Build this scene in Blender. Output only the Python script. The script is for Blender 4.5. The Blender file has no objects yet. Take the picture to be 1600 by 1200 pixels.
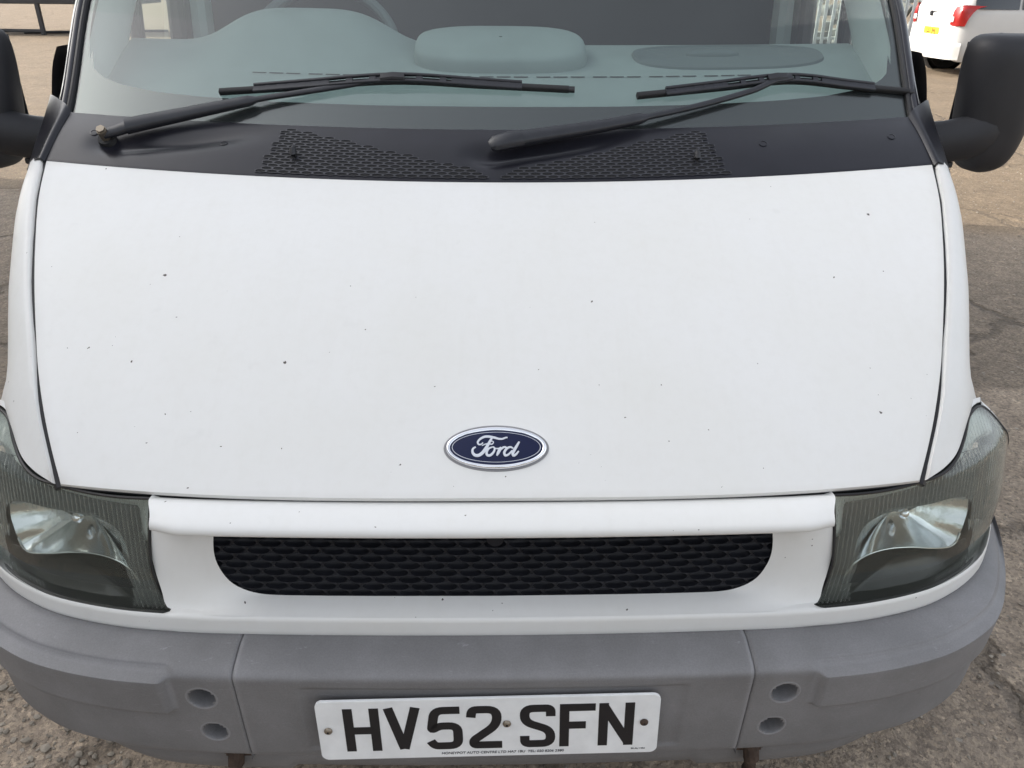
import bpy, bmesh, math, random
from mathutils import Vector, Matrix, noise
R = math.radians
random.seed(7)
scene = bpy.context.scene
col = scene.collection

# ------------------------------------------------------------------ camera
def basis(p, y, r):
    f = Vector((math.sin(y)*math.cos(p), math.cos(y)*math.cos(p), -math.sin(p)))
    ri = Vector((math.cos(y), -math.sin(y), 0)); up = ri.cross(f)
    c, s = math.cos(r), math.sin(r)
    return c*ri+s*up, -s*ri+c*up, f
CAMPOS = Vector((0, -.834, 1.48))
bri, bup, bfw = basis(R(27), R(1.375), R(.533))
cam_data = bpy.data.cameras.new('camera'); cam = bpy.data.objects.new('camera', cam_data); col.objects.link(cam)
cam.matrix_world = Matrix(((bri.x, bup.x, -bfw.x, CAMPOS.x), (bri.y, bup.y, -bfw.y, CAMPOS.y), (bri.z, bup.z, -bfw.z, CAMPOS.z), (0, 0, 0, 1)))
cam_data.sensor_width = 36; cam_data.lens = 28.125; cam_data.clip_start = .02; cam_data.clip_end = 2000
scene.camera = cam
# ------------------------------------------------------------------ world, sun, exposure
SUN_EL, SUN_AZ = R(30), R(-77.3)          # azimuth from +Y, positive towards +X
world = bpy.data.worlds.new('World'); scene.world = world; world.use_nodes = True
wn = world.node_tree.nodes; wl = world.node_tree.links
for n in list(wn): wn.remove(n)
wo = wn.new('ShaderNodeOutputWorld'); bg = wn.new('ShaderNodeBackground'); sky = wn.new('ShaderNodeTexSky')
sky.sky_type = 'NISHITA'; sky.sun_disc = False; sky.sun_elevation = SUN_EL; sky.sun_rotation = SUN_AZ % (2*math.pi)
sky.air_density = 1.0; sky.dust_density = 4.0; sky.ozone_density = 1.0
bg.inputs['Strength'].default_value = .15
hs = wn.new('ShaderNodeHueSaturation'); hs.inputs['Saturation'].default_value = .30   # thin high haze: a pale sky
wl.new(sky.outputs[0], hs.inputs['Color']); wl.new(hs.outputs[0], bg.inputs[0]); wl.new(bg.outputs[0], wo.inputs[0])
tosun = Vector((math.sin(SUN_AZ)*math.cos(SUN_EL), math.cos(SUN_AZ)*math.cos(SUN_EL), math.sin(SUN_EL)))
sd = bpy.data.lights.new('sun', 'SUN'); sd.energy = 2.0; sd.angle = R(.6); sd.color = (1, .93, .82)
so = bpy.data.objects.new('sun', sd); so.rotation_euler = tosun.to_track_quat('Z', 'Y').to_euler(); so.location = (-6, 6, 8); col.objects.link(so)
vs = scene.view_settings; vs.view_transform = 'Standard'; vs.look = 'None'; vs.exposure = 1.55; vs.gamma = 1; vs.use_curve_mapping = False

# ------------------------------------------------------------------ materials
def newmat(name):
    m = bpy.data.materials.new(name); m.use_nodes = True; nt = m.node_tree
    for n in list(nt.nodes): nt.nodes.remove(n)
    out = nt.nodes.new('ShaderNodeOutputMaterial'); return m, nt, out
class NT:
    def __init__(s, nt): s.nt = nt
    def n(s, typ, **kw):
        o = s.nt.nodes.new(typ)
        for k, v in kw.items():
            if k.startswith('i_'):
                key = k[2:]; key = int(key) if key.isdigit() else key.replace('_', ' ')
                s.set(o.inputs[key], v)
            else: setattr(o, k, v)
        return o
    def set(s, sock, v):
        if hasattr(v, 'is_output') or isinstance(v, bpy.types.NodeSocket): s.nt.links.new(v, sock)
        else: sock.default_value = v
    def coord(s): return s.n('ShaderNodeTexCoord').outputs['Object']
    def noise(s, scale, detail=4, rough=.55, vec=None, out='Fac'):
        o = s.n('ShaderNodeTexNoise', i_Scale=scale, i_Detail=detail, i_Roughness=rough, i_Vector=vec or s.coord()); return o.outputs[out]
    def ramp(s, fac, stops):
        o = s.n('ShaderNodeValToRGB'); cr = o.color_ramp
        while len(cr.elements) < len(stops): cr.elements.new(.5)
        for e, (p, c) in zip(cr.elements, stops):
            e.position = p; e.color = c if len(c) == 4 else (*c, 1)
        s.set(o.inputs[0], fac); return o.outputs[0]
    def math(s, op, a, b=None, c=None, clamp=False):
        o = s.n('ShaderNodeMath', operation=op, use_clamp=clamp); s.set(o.inputs[0], a)
        if b is not None: s.set(o.inputs[1], b)
        if c is not None: s.set(o.inputs[2], c)
        return o.outputs[0]
    def mix(s, fac, a, b, blend='MIX'):
        o = s.n('ShaderNodeMix', data_type='RGBA', blend_type=blend); s.set(o.inputs['Factor'], fac)
        s.set(o.inputs[6], a if not isinstance(a, tuple) or len(a) == 4 else (*a, 1)); s.set(o.inputs[7], b if not isinstance(b, tuple) or len(b) == 4 else (*b, 1))
        return o.outputs[2]
    def bump(s, h, strength=.3, dist=.002):
        return s.n('ShaderNodeBump', i_Strength=strength, i_Distance=dist, i_Height=h).outputs[0]
def pbr(name, color, rough=.5, metal=0, spec=.5, coat=0, var=.0, vscale=8, bump=0, bscale=300, bdist=.001, rvar=0, emit=None):
    m, nt, out = newmat(name); t = NT(nt); b = t.n('ShaderNodeBsdfPrincipled'); nt.links.new(b.outputs[0], out.inputs[0])
    c4 = (*color, 1)
    b.inputs['Metallic'].default_value = metal; b.inputs['Specular IOR Level'].default_value = spec
    b.inputs['Coat Weight'].default_value = coat; b.inputs['Coat Roughness'].default_value = .08
    if var:
        f = t.noise(vscale, 6); t.set(b.inputs['Base Color'], t.mix(t.ramp(f, [(.3, (0, 0, 0)), (.7, (1, 1, 1))]), tuple(x*(1-var) for x in color), tuple(min(1, x*(1+var)) for x in color)))
    else: b.inputs['Base Color'].default_value = c4
    if rvar:
        t.set(b.inputs['Roughness'], t.math('MULTIPLY_ADD', t.noise(vscale*2.3, 5), rvar*2, rough-rvar))
    else: b.inputs['Roughness'].default_value = rough
    if bump: t.set(b.inputs['Normal'], t.bump(t.noise(bscale, 3), bump, bdist))
    if emit: b.inputs['Emission Color'].default_value = (*emit, 1); b.inputs['Emission Strength'].default_value = 1
    return m
def glassy(name, tint, base=.05, haze=0., hazecol=(.5, .5, .5), rough=.02, film=0.):
    m, nt, out = newmat(name); t = NT(nt)
    lw = t.n('ShaderNodeLayerWeight', i_Blend=.5).outputs['Facing']
    fac = t.math('MULTIPLY_ADD', t.math('POWER', lw, 5.0), 1-base, base, clamp=True)
    tr = t.n('ShaderNodeBsdfTransparent', i_Color=(*tint, 1)); gl = t.n('ShaderNodeBsdfGlossy', i_Roughness=rough, i_Color=(1, 1, 1, 1))
    mx = t.n('ShaderNodeMixShader', i_0=fac); nt.links.new(tr.outputs[0], mx.inputs[1]); nt.links.new(gl.outputs[0], mx.inputs[2])
    res = mx
    if film:   # thin film of road dust: broad glare round the sun
        gf = t.n('ShaderNodeBsdfGlossy', i_Roughness=.42, i_Color=(1, 1, 1, 1)); mf = t.n('ShaderNodeMixShader', i_0=film); nt.links.new(mx.outputs[0], mf.inputs[1]); nt.links.new(gf.outputs[0], mf.inputs[2]); mx = mf; res = mf
    if haze:
        df = t.n('ShaderNodeBsdfDiffuse', i_Color=(*hazecol, 1)); m2 = t.n('ShaderNodeMixShader')
        h = t.math('MULTIPLY_ADD', t.noise(7, 5), haze*1.0, haze*.5); t.set(m2.inputs[0], h)
        nt.links.new(mx.outputs[0], m2.inputs[1]); nt.links.new(df.outputs[0], m2.inputs[2]); res = m2
    nt.links.new(res.outputs[0], out.inputs[0]); return m

def white_paint(name, base=(.72, .717, .70), chips=1.0):
    m, nt, out = newmat(name); t = NT(nt); b = t.n('ShaderNodeBsdfPrincipled'); nt.links.new(b.outputs[0], out.inputs[0])
    co = t.coord()
    grime = t.ramp(t.noise(3.5, 6, .6, co), [(.35, (0, 0, 0)), (.75, (1, 1, 1))])
    c = t.mix(t.math('MULTIPLY', grime, .7), (*base, 1), tuple(x*y for x, y in zip(base, (.95, .945, .915))))
    fine = t.ramp(t.noise(60, 4, .6, co), [(.45, (0, 0, 0)), (.8, (1, 1, 1))])
    c = t.mix(t.math('MULTIPLY', fine, .10), c, (.55, .53, .48, 1))
    mp = t.n('ShaderNodeMapping', i_Scale=(26, 3, 3)); nt.links.new(co, mp.inputs[0])
    run = t.ramp(t.noise(1.6, 5, .65, mp.outputs[0]), [(.52, (0, 0, 0)), (.80, (1, 1, 1))])
    c = t.mix(t.math('MULTIPLY', run, .06), c, (.50, .47, .40, 1))
    smu = t.ramp(t.noise(19, 3, .55, co), [(.66, (0, 0, 0)), (.80, (1, 1, 1))])
    c = t.mix(t.math('MULTIPLY', smu, .12), c, (.42, .41, .39, 1))
    # stone chips: more of them low on the nose, where the wheels of other cars throw stones
    z = t.n('ShaderNodeSeparateXYZ', i_0=co).outputs[2]
    low = t.math('SUBTRACT', 1.0, t.n('ShaderNodeMapRange', i_1=.58, i_2=1.12).outputs[0])
    low_n = nt.nodes[-1] if False else None
    mr = [n for n in nt.nodes if n.bl_idname == 'ShaderNodeMapRange'][-1]; nt.links.new(z, mr.inputs[0])
    jit = t.n('ShaderNodeVectorMath', operation='ADD'); nt.links.new(co, jit.inputs[0])
    jv = t.n('ShaderNodeVectorMath', operation='SCALE'); nt.links.new(t.noise(220, 2, .5, co, 'Color'), jv.inputs[0]); jv.inputs['Scale'].default_value = .006
    nt.links.new(jv.outputs[0], jit.inputs[1])
    tot = None
    for sc, rad, keep in ((13, .028, .62), (30, .045, .72), (55, .065, .80)):
        v = t.n('ShaderNodeTexVoronoi', i_Scale=sc); nt.links.new(jit.outputs[0], v.inputs['Vector'])
        sep = t.n('ShaderNodeSeparateColor'); nt.links.new(v.outputs['Color'], sep.inputs[0])
        thr = t.math('SUBTRACT', keep+.18, t.math('MULTIPLY', low, .31*chips))
        on = t.math('GREATER_THAN', sep.outputs[0], thr)
        r = t.math('MULTIPLY', t.math('ADD', sep.outputs[1], .35), rad)
        spot = t.math('MULTIPLY', t.math('LESS_THAN', v.outputs['Distance'], r), on)
        tot = spot if tot is None else t.math('MAXIMUM', tot, spot)
    edge_ = t.ramp(t.n('ShaderNodeNewGeometry').outputs['Pointiness'], [(.53, (0, 0, 0)), (.60, (1, 1, 1))])
    c = t.mix(t.math('MULTIPLY', edge_, t.math('MULTIPLY', t.noise(25, 4, .7, co), .55)), c, (.34, .29, .23, 1))
    c = t.mix(tot, c, (.075, .06, .05, 1))
    t.set(b.inputs['Base Color'], c)
    t.set(b.inputs['Roughness'], t.math('MULTIPLY_ADD', t.noise(9, 5, .6, co), .16, .42))
    b.inputs['Specular IOR Level'].default_value = .4
    b.inputs['Coat Weight'].default_value = .12; b.inputs['Coat Roughness'].default_value = .25
    return m
def bumper_plastic():
    m, nt, out = newmat('grey_bumper_plastic'); t = NT(nt); b = t.n('ShaderNodeBsdfPrincipled'); nt.links.new(b.outputs[0], out.inputs[0]); co = t.coord()
    a = t.ramp(t.noise(5, 7, .65, co), [(.28, (.148, .145, .147)), (.5, (.182, .179, .182)), (.72, (.222, .218, .224))])
    sp = t.ramp(t.noise(420, 2, .6, co), [(.35, (.93, .93, .93)), (.65, (1.06, 1.06, 1.06))])
    c = t.mix(1.0, a, sp, 'MULTIPLY')
    mp = t.n('ShaderNodeMapping', i_Scale=(6, 6, 60)); nt.links.new(co, mp.inputs[0])
    scr = t.ramp(t.noise(6, 4, .7, mp.outputs[0]), [(.64, (0, 0, 0)), (.76, (1, 1, 1))])
    c = t.mix(t.math('MULTIPLY', scr, .5), c, (.40, .40, .42, 1))
    dk = t.ramp(t.noise(28, 3, .7, co), [(.74, (0, 0, 0)), (.77, (1, 1, 1))])
    c = t.mix(t.math('MULTIPLY', dk, .75), c, (.03, .028, .028, 1))
    pn = t.ramp(t.n('ShaderNodeNewGeometry').outputs['Pointiness'], [(.505, (0, 0, 0)), (.54, (1, 1, 1))])
    c = t.mix(t.math('MULTIPLY', pn, t.math('MULTIPLY', t.noise(30, 4, .7, co), .32)), c, (.46, .46, .48, 1))
    t.set(b.inputs['Base Color'], c); t.set(b.inputs['Roughness'], t.math('MULTIPLY_ADD', t.noise(12, 5, .6, co), .2, .44))
    b.inputs['Specular IOR Level'].default_value = .4
    t.set(b.inputs['Normal'], t.bump(t.noise(900, 2, .5, co), .15, .0005)); return m
def ground_mat():
    m, nt, out = newmat('worn_yard_surface'); t = NT(nt); b = t.n('ShaderNodeBsdfPrincipled'); nt.links.new(b.outputs[0], out.inputs[0]); co = t.coord()
    sep = t.n('ShaderNodeSeparateXYZ', i_0=co); X, Y = sep.outputs[0], sep.outputs[1]
    wob = t.math('MULTIPLY_ADD', t.noise(.9, 5, .6, co), .9, -.45)
    # three laid surfaces: concrete round the nose, a dark tarmac strip behind it, pale gravelled yard further back
    yb = t.math('ADD', t.math('MULTIPLY_ADD', X, .16, Y), t.math('MULTIPLY', wob, .5))
    tar = t.n('ShaderNodeMapRange', i_1=1.98, i_2=2.06, interpolation_type='SMOOTHSTEP'); nt.links.new(t.math('MULTIPLY_ADD', wob, .12, Y), tar.inputs[0])
    far = t.n('ShaderNodeMapRange', i_1=4.55, i_2=4.9, interpolation_type='SMOOTHSTEP'); nt.links.new(yb, far.inputs[0])
    big = t.noise(1.6, 6, .65, co); mid = t.noise(11, 6, .7, co); fin = t.noise(75, 4, .7, co)
    dv = t.n('ShaderNodeVectorMath', operation='MULTIPLY_ADD'); nt.links.new(t.noise(160, 3, .6, co, 'Color'), dv.inputs[0]); dv.inputs[1].default_value = (.016, .016, .016); nt.links.new(co, dv.inputs[2]); cj = dv.outputs[0]
    v = t.n('ShaderNodeTexVoronoi', i_Scale=120.0); nt.links.new(cj, v.inputs['Vector'])
    vs_ = t.n('ShaderNodeSeparateColor'); nt.links.new(v.outputs['Color'], vs_.inputs[0])
    v2 = t.n('ShaderNodeTexVoronoi', i_Scale=38.0); nt.links.new(cj, v2.inputs['Vector'])
    vs2 = t.n('ShaderNodeSeparateColor'); nt.links.new(v2.outputs['Color'], vs2.inputs[0])
    conc = t.mix(t.ramp(mid, [(.3, (0, 0, 0)), (.7, (1, 1, 1))]), (.28, .225, .174, 1), (.44, .360, .282, 1))
    tarm = t.mix(t.ramp(mid, [(.3, (0, 0, 0)), (.7, (1, 1, 1))]), (.17, .138, .106, 1), (.28, .230, .180, 1))
    grav = t.mix(t.ramp(mid, [(.3, (0, 0, 0)), (.7, (1, 1, 1))]), (.15, .113, .077, 1), (.225, .174, .121, 1))
    c = t.mix(tar.outputs[0], conc, tarm); c = t.mix(far.outputs[0], c, grav)
    c = t.mix(1.0, c, t.ramp(big, [(.25, (.78, .78, .78)), (.75, (1.16, 1.15, 1.13))]), 'MULTIPLY')
    c = t.mix(1.0, c, t.ramp(vs_.outputs[0], [(0, (.62, .62, .63)), (.5, (1, 1, 1)), (.9, (1.15, 1.14, 1.10)), (1, (1.5, 1.46, 1.4))]), 'MULTIPLY')
    st = t.math('GREATER_THAN', vs2.outputs[0], .86); stm = t.math('MULTIPLY', st, t.math('LESS_THAN', v2.outputs['Distance'], t.math('MULTIPLY_ADD', fin, .5, -.02)))
    c = t.mix(t.math('MULTIPLY', stm, .6), c, t.ramp(vs2.outputs[1], [(0, (.09, .08, .07)), (.5, (.3, .27, .23)), (1, (.5, .47, .41))]))
    # cracks: long wandering joints in the concrete
    wv = t.n('ShaderNodeVectorMath', operation='MULTIPLY_ADD'); nt.links.new(t.noise(2.2, 5, .65, co, 'Color'), wv.inputs[0]); wv.inputs[1].default_value = (.5, .5, 0); nt.links.new(co, wv.inputs[2])
    cv = t.n('ShaderNodeTexVoronoi', i_Scale=.62, feature='DISTANCE_TO_EDGE'); nt.links.new(wv.outputs[0], cv.inputs['Vector'])
    crk = t.ramp(cv.outputs['Distance'], [(0, (1, 1, 1)), (.009, (.75, .75, .75)), (.022, (0, 0, 0))])
    c = t.mix(t.math('MULTIPLY', crk, t.math('MULTIPLY_ADD', far.outputs[0], -.4, .45)), c, (.03, .027, .022, 1))
    t.set(b.inputs['Base Color'], c); b.inputs['Roughness'].default_value = .86; b.inputs['Specular IOR Level'].default_value = .3
    h = t.math('ADD', t.math('MULTIPLY', vs_.outputs[1], .35), t.math('ADD', t.math('MULTIPLY', fin, .8), t.math('MULTIPLY', mid, 1.2)))
    h = t.math('SUBTRACT', h, t.math('MULTIPLY', crk, 2.0))
    t.set(b.inputs['Normal'], t.bump(h, .9, .012)); return m

M = dict(
 paint=white_paint('white_van_paint'), carpaint=pbr('white_car_paint', (.52, .515, .50), .28, coat=.4, var=.03, vscale=3),
 bumper=bumper_plastic(), ground=ground_mat(),
 cowl=pbr('dark_cowl_plastic', (.011, .011, .016), .30, var=.18, vscale=14, bump=.2, bscale=1200, bdist=.0003, rvar=.05, spec=.38),
 black=pbr('black_plastic', (.014, .014, .017), .48, var=.2, vscale=20, bump=.2, bscale=900, bdist=.0004),
 mirrorblack=pbr('mirror_cover_plastic', (.013, .013, .016), .55, var=.3, vscale=9, bump=.35, bscale=700, bdist=.0006),
 wiper=pbr('wiper_metal', (.016, .017, .022), .42, var=.2, vscale=30),
 pillar=pbr('pillar_paint', (.016, .016, .022), .16, spec=.6, rvar=.04, vscale=10),
 vent=pbr('vent_plastic', (.030, .030, .037), .34, var=.25, vscale=18, spec=.5),
 rubber=pbr('rubber', (.012, .012, .013), .7, bump=.2, bscale=400),
 seal=pbr('window_seal', (.010, .009, .010), .5),
 hole=pbr('hole_shade', (.006, .006, .007), .8),
 grille=pbr('grille_plastic', (.009, .0095, .013), .5, spec=.3, var=.25, vscale=30, rvar=.08),
 under=pbr('dark_inner_body', (.012, .011, .011), .9),
 steel=pbr('bright_steel', (.28, .24, .19), .45, metal=.8), chrome=pbr('chrome', (.86, .87, .9), .06, metal=1),
 mirrorglass=pbr('mirror_glass', (.85, .87, .9), .02, metal=1),
 reflector=pbr('lamp_reflector', (.62, .65, .66), .17, metal=1, bump=.35, bscale=26, bdist=.004),
 lampdark=pbr('lamp_reflected_dark', (.012, .014, .013), .25, metal=.0, spec=.5),  # dark colour stands in for the ground mirrored in the lower reflector
 lampback=pbr('lamp_housing', (.58, .60, .59), .5, metal=.1, var=.2, vscale=16),
 amber=pbr('turn_signal_housing', (.66, .64, .36), .45, metal=.1, var=.15, vscale=20),
 ridge=pbr('lamp_ridge', (.6, .63, .62), .2, metal=.8),
 frit=pbr('black_glass_border', (.012, .012, .014), .12, spec=.6),
 dash=pbr('grey_dash_plastic', (.205, .24, .24), .75, var=.06, vscale=9, bump=.2, bscale=700, bdist=.0005),
 dashdark=pbr('darker_dash_lid', (.105, .125, .13), .7, bump=.2, bscale=700, bdist=.0005),
 slot=pbr('defroster_slot', (.02, .022, .024), .8),
 trim=pbr('pale_pillar_trim', (.33, .37, .37), .7, var=.05),
 bulk=pbr('bulkhead_panel', (.045, .044, .048), .8, var=.15, vscale=4),
 plate=pbr('white_plate_film', (.82, .83, .83), .32, var=.07, vscale=26, coat=.2),
 glyph=pbr('plate_black', (.010, .010, .013), .35), text=pbr('small_print', (.05, .05, .06), .5),
 badgeblue=pbr('badge_blue_enamel', (.004, .008, .042), .3, coat=.1, spec=.3), silver=pbr('badge_silver', (.70, .72, .76), .3, metal=.6),
 rust=pbr('rusty_steel', (.06, .038, .027), .85, var=.5, vscale=60, bump=.5, bscale=180),
 galv=pbr('galvanised_steel', (.48, .50, .50), .5, metal=.2, var=.15, vscale=12),
 darksteel=pbr('dark_painted_steel', (.025, .026, .030), .6, var=.3, vscale=4),
 red=pbr('red_lamp_plastic', (.22, .006, .005), .2, coat=.3), clearlamp=pbr('clear_lamp_plastic', (.75, .72, .7), .1, coat=.8),
 carglass=pbr('dark_car_glass', (.012, .016, .02), .04, spec=.7, coat=.6), yellow=pbr('yellow_plate_film', (.75, .46, .03), .4),
 tyre=pbr('tyre_rubber', (.014, .014, .014), .8, bump=.4, bscale=120, bdist=.003), alloy=pbr('wheel_alloy', (.45, .46, .47), .35, metal=.8),
 stone=pbr('loose_stone', (.27, .235, .19), .9, var=.45, vscale=26, bump=.4, bscale=240),
 bark=pbr('bark', (.09, .07, .05), .9, var=.4, vscale=9, bump=.6, bscale=30, bdist=.02), leaf=pbr('tree_leaves', (.055, .085, .028), .6, var=.45, vscale=1.7),
 cladding=pbr('pale_cladding', (.55, .55, .52), .6, var=.08, vscale=.8),
 scrap=pbr('scrap_pieces', (.22, .22, .2), .7, var=.7, vscale=2.1),
 wsglass=glassy('windscreen_glass', (.84, .93, .90), .055, haze=.013, hazecol=(.60, .70, .68), film=.022),
 sideglass=glassy('side_window_glass', (.90, .94, .92), .06),
 lens=glassy('clear_lamp_lens', (.92, .94, .91), .035, haze=.040, hazecol=(.52, .54, .45)),
 flute=glassy('ribbed_lamp_lens', (.94, .96, .95), .07, haze=.17, hazecol=(.62, .64, .62), rough=.10),
)

# ------------------------------------------------------------------ geometry helpers
def cr(pts, n):
    """Catmull-Rom through pts, n+1 samples, evenly by chord length"""
    pts = [Vector(p) for p in pts]
    if len(pts) == 2: return [pts[0].lerp(pts[1], i/n) for i in range(n+1)]
    L = [0]
    for a, b in zip(pts, pts[1:]): L.append(L[-1]+max((b-a).length, 1e-6))
    out = []
    for i in range(n+1):
        s = L[-1]*i/n; k = 0
        while k < len(pts)-2 and s > L[k+1]: k += 1
        t = (s-L[k])/(L[k+1]-L[k]); h = L[k+1]-L[k]
        def tan(j):
            if j == 0: return (pts[1]-pts[0])/(L[1]-L[0])
            if j == len(pts)-1: return (pts[-1]-pts[-2])/(L[-1]-L[-2])
            return (pts[j+1]-pts[j-1])/(L[j+1]-L[j-1])
        m0, m1 = tan(k)*h, tan(k+1)*h
        out.append((2*t**3-3*t*t+1)*pts[k]+(t**3-2*t*t+t)*m0+(-2*t**3+3*t*t)*pts[k+1]+(t**3-t*t)*m1)
    return out
def loft(rows, nu, nv):
    rr = [cr(r, nu) for r in rows]
    cols = [cr([r[u] for r in rr], nv) for u in range(nu+1)]
    return [[cols[u][v] for u in range(nu+1)] for v in range(nv+1)]
def bmnew(): return bmesh.new()
def add_grid(bm, g, keep=None, closed_u=False):
    vv = [[bm.verts.new(p) for p in row] for row in g]; fs = []
    nu = len(g[0])
    for i in range(len(g)-1):
        for j in range(nu if closed_u else nu-1):
            k = (j+1) % nu
            if keep is None or keep(i, j): fs.append(bm.faces.new((vv[i][j], vv[i][k], vv[i+1][k], vv[i+1][j])))
    return vv
def gnormal(g, i, j):
    i0, i1, j0, j1 = max(i-1, 0), min(i+1, len(g)-1), max(j-1, 0), min(j+1, len(g[0])-1)
    n = (g[i][j1]-g[i][j0]).cross(g[i1][j]-g[i0][j])
    return n.normalized() if n.length > 1e-12 else Vector((0, 0, 1))
def add_panel(bm, g, ref, depth=.014, r=.0025, keep=None):
    """sheet-metal panel: grid with a small rolled edge and a return flange pointing away from its outside"""
    vv = add_grid(bm, g, keep); H, W = len(g), len(g[0])
    loop = [(0, j) for j in range(W)]+[(i, W-1) for i in range(1, H)]+[(H-1, j) for j in range(W-2, -1, -1)]+[(i, 0) for i in range(H-2, 0, -1)]
    cen = sum((g[i][j] for i in range(0, H, max(1, H//4)) for j in range(0, W, max(1, W//4))), Vector())/max(1, len(range(0, H, max(1, H//4)))*len(range(0, W, max(1, W//4))))
    rings = [[vv[i][j] for i, j in loop], [], []]
    for (i, j) in loop:
        n = gnormal(g, i, j)
        if n.dot(g[i][j]-ref) < 0: n = -n
        ii = min(max(i, 1), H-2) if H > 2 else i; jj = min(max(j, 1), W-2) if W > 2 else j
        o = (g[i][j]-g[ii][jj]); o = o.normalized() if o.length > 1e-9 else Vector()
        rings[1].append(bm.verts.new(g[i][j]+o*r*.7-n*r)); rings[2].append(bm.verts.new(g[i][j]+o*r*.7-n*(r+depth)))
    for a, b in ((0, 1), (1, 2)):
        for k in range(len(loop)):
            q = (k+1) % len(loop)
            try: bm.faces.new((rings[a][k], rings[a][q], rings[b][q], rings[b][k]))
            except ValueError: pass
def link(o, parent=None):
    col.objects.link(o)
    if parent is not None: o.parent = parent
    return o
def build(name, bm, mat, parent=None, smooth=True, angle=35, merge=0):
    if merge: bmesh.ops.remove_doubles(bm, verts=bm.verts, dist=merge)
    bmesh.ops.recalc_face_normals(bm, faces=bm.faces)
    me = bpy.data.meshes.new(name); bm.to_mesh(me); bm.free()
    if smooth:
        for p in me.polygons: p.use_smooth = True
        me.set_sharp_from_angle(angle=R(angle))
    me.materials.append(M[mat] if isinstance(mat, str) else mat)
    return link(bpy.data.objects.new(name, me), parent)
def mirrored(o, parent=None):
    me = o.data.copy(); me.transform(Matrix.Scale(-1, 4, (1, 0, 0))); me.flip_normals()
    c = bpy.data.objects.new(o.name, me); return link(c, parent if parent is not None else o.parent)
def empty(name, loc=(0, 0, 0), label=None, cat=None, group=None, parent=None, rz=0):
    o = bpy.data.objects.new(name, None); o.location = loc; o.rotation_euler = (0, 0, rz); o.empty_display_size = .1; link(o, parent)
    if label: o['label'] = label
    if cat: o['category'] = cat
    if group: o['group'] = group
    return o
def add_box(bm, a, b, bev=0):
    a, b = Vector(a), Vector(b); c = (a+b)/2; s = b-a
    r = bmesh.ops.create_cube(bm, size=1); bmesh.ops.scale(bm, vec=s, verts=r['verts']); bmesh.ops.translate(bm, vec=c, verts=r['verts'])
    if bev: bmesh.ops.bevel(bm, geom=list({e for v in r['verts'] for e in v.link_edges}), offset=bev, segments=2, affect='EDGES')
def add_tube(bm, path, rad, n=10, flat=(1, 1), up=Vector((0, 0, 1)), cap=True):
    """sweep an ellipse (rad*flat) along path; rad may be a list"""
    path = [Vector(p) for p in path]; rings = []
    for i, p in enumerate(path):
        d = (path[min(i+1, len(path)-1)]-path[max(i-1, 0)]).normalized()
        s = d.cross(up); s = s.normalized() if s.length > 1e-6 else Vector((1, 0, 0)); w = s.cross(d)
        r = rad[i] if isinstance(rad, (list, tuple)) else rad
        rings.append([p+s*math.cos(a)*r*flat[0]+w*math.sin(a)*r*flat[1] for a in [2*math.pi*k/n for k in range(n)]])
    vv = add_grid(bm, rings, closed_u=True)
    if cap: bm.faces.new(vv[0]); bm.faces.new(list(reversed(vv[-1])))
def add_beam(bm, path, ws, hs, ups, bev=.25):
    """sweep a chamfered rectangle; ws widths, hs heights per point, ups the 'top' direction per point"""
    rings = []
    for i, p in enumerate(path):
        p = Vector(p); d = (Vector(path[min(i+1, len(path)-1)])-Vector(path[max(i-1, 0)])).normalized()
        u = ups[i] if isinstance(ups, list) else ups; s = d.cross(u).normalized(); u = s.cross(d).normalized()
        w, h = (ws[i] if isinstance(ws, list) else ws)/2, (hs[i] if isinstance(hs, list) else hs)/2; c = bev*min(w, h)*2
        rings.append([p+s*x+u*y for x, y in ((w-c, -h), (w, -h+c), (w, h-c), (w-c, h), (-w+c, h), (-w, h-c), (-w, -h+c), (-w+c, -h))])
    vv = add_grid(bm, rings, closed_u=True); bm.faces.new(vv[0]); bm.faces.new(list(reversed(vv[-1])))
def rounded(pts, r, k=5):
    out = []
    for i, p in enumerate(pts):
        p = Vector(p)
        if i in (0, len(pts)-1) or r == 0: out.append(p); continue
        a, b = Vector(pts[i-1]), Vector(pts[i+1]); rr = min(r, (a-p).length*.49, (b-p).length*.49)
        p0, p1 = p+(a-p).normalized()*rr, p+(b-p).normalized()*rr
        for q in range(k+1):
            t = q/k; out.append(p0*(1-t)**2+p*2*t*(1-t)+p1*t*t)
    return out
def add_stroke(bm, pts, width, y0, y1, taper=None):
    """flat stroke in the XZ plane (pts are 2D), raised from y0 to y1"""
    P = [Vector((p[0], p[1])) for p in pts]; L, Rr = [], []
    for i, p in enumerate(P):
        d0 = (p-P[i-1]).normalized() if i else None; d1 = (P[i+1]-p).normalized() if i < len(P)-1 else None
        d0 = d0 or d1; d1 = d1 or d0; t = (d0+d1); t = t.normalized() if t.length > 1e-6 else d0
        n = Vector((-t.y, t.x)); c = max(.45, n.dot(Vector((-d0.y, d0.x)))); w = width/2*(taper(i/(len(P)-1)) if taper else 1)/c
        L.append(p+n*w); Rr.append(p-n*w)
    g = [[Vector((a.x, y0, a.y)) for a in L], [Vector((a.x, y1, a.y)) for a in L], [Vector((a.x, y1, a.y)) for a in Rr], [Vector((a.x, y0, a.y)) for a in Rr]]
    vv = add_grid(bm, g)
    for j in (0, -1):
        try: bm.faces.new([vv[i][j] for i in range(4)])
        except ValueError: pass
def inpoly(x, y, poly):
    c = False; j = len(poly)-1
    for i in range(len(poly)):
        xi, yi = poly[i][0], poly[i][1]; xj, yj = poly[j][0], poly[j][1]
        if (yi > y) != (yj > y) and x < (xj-xi)*(y-yi)/(yj-yi)+xi: c = not c
        j = i
    return c
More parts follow.
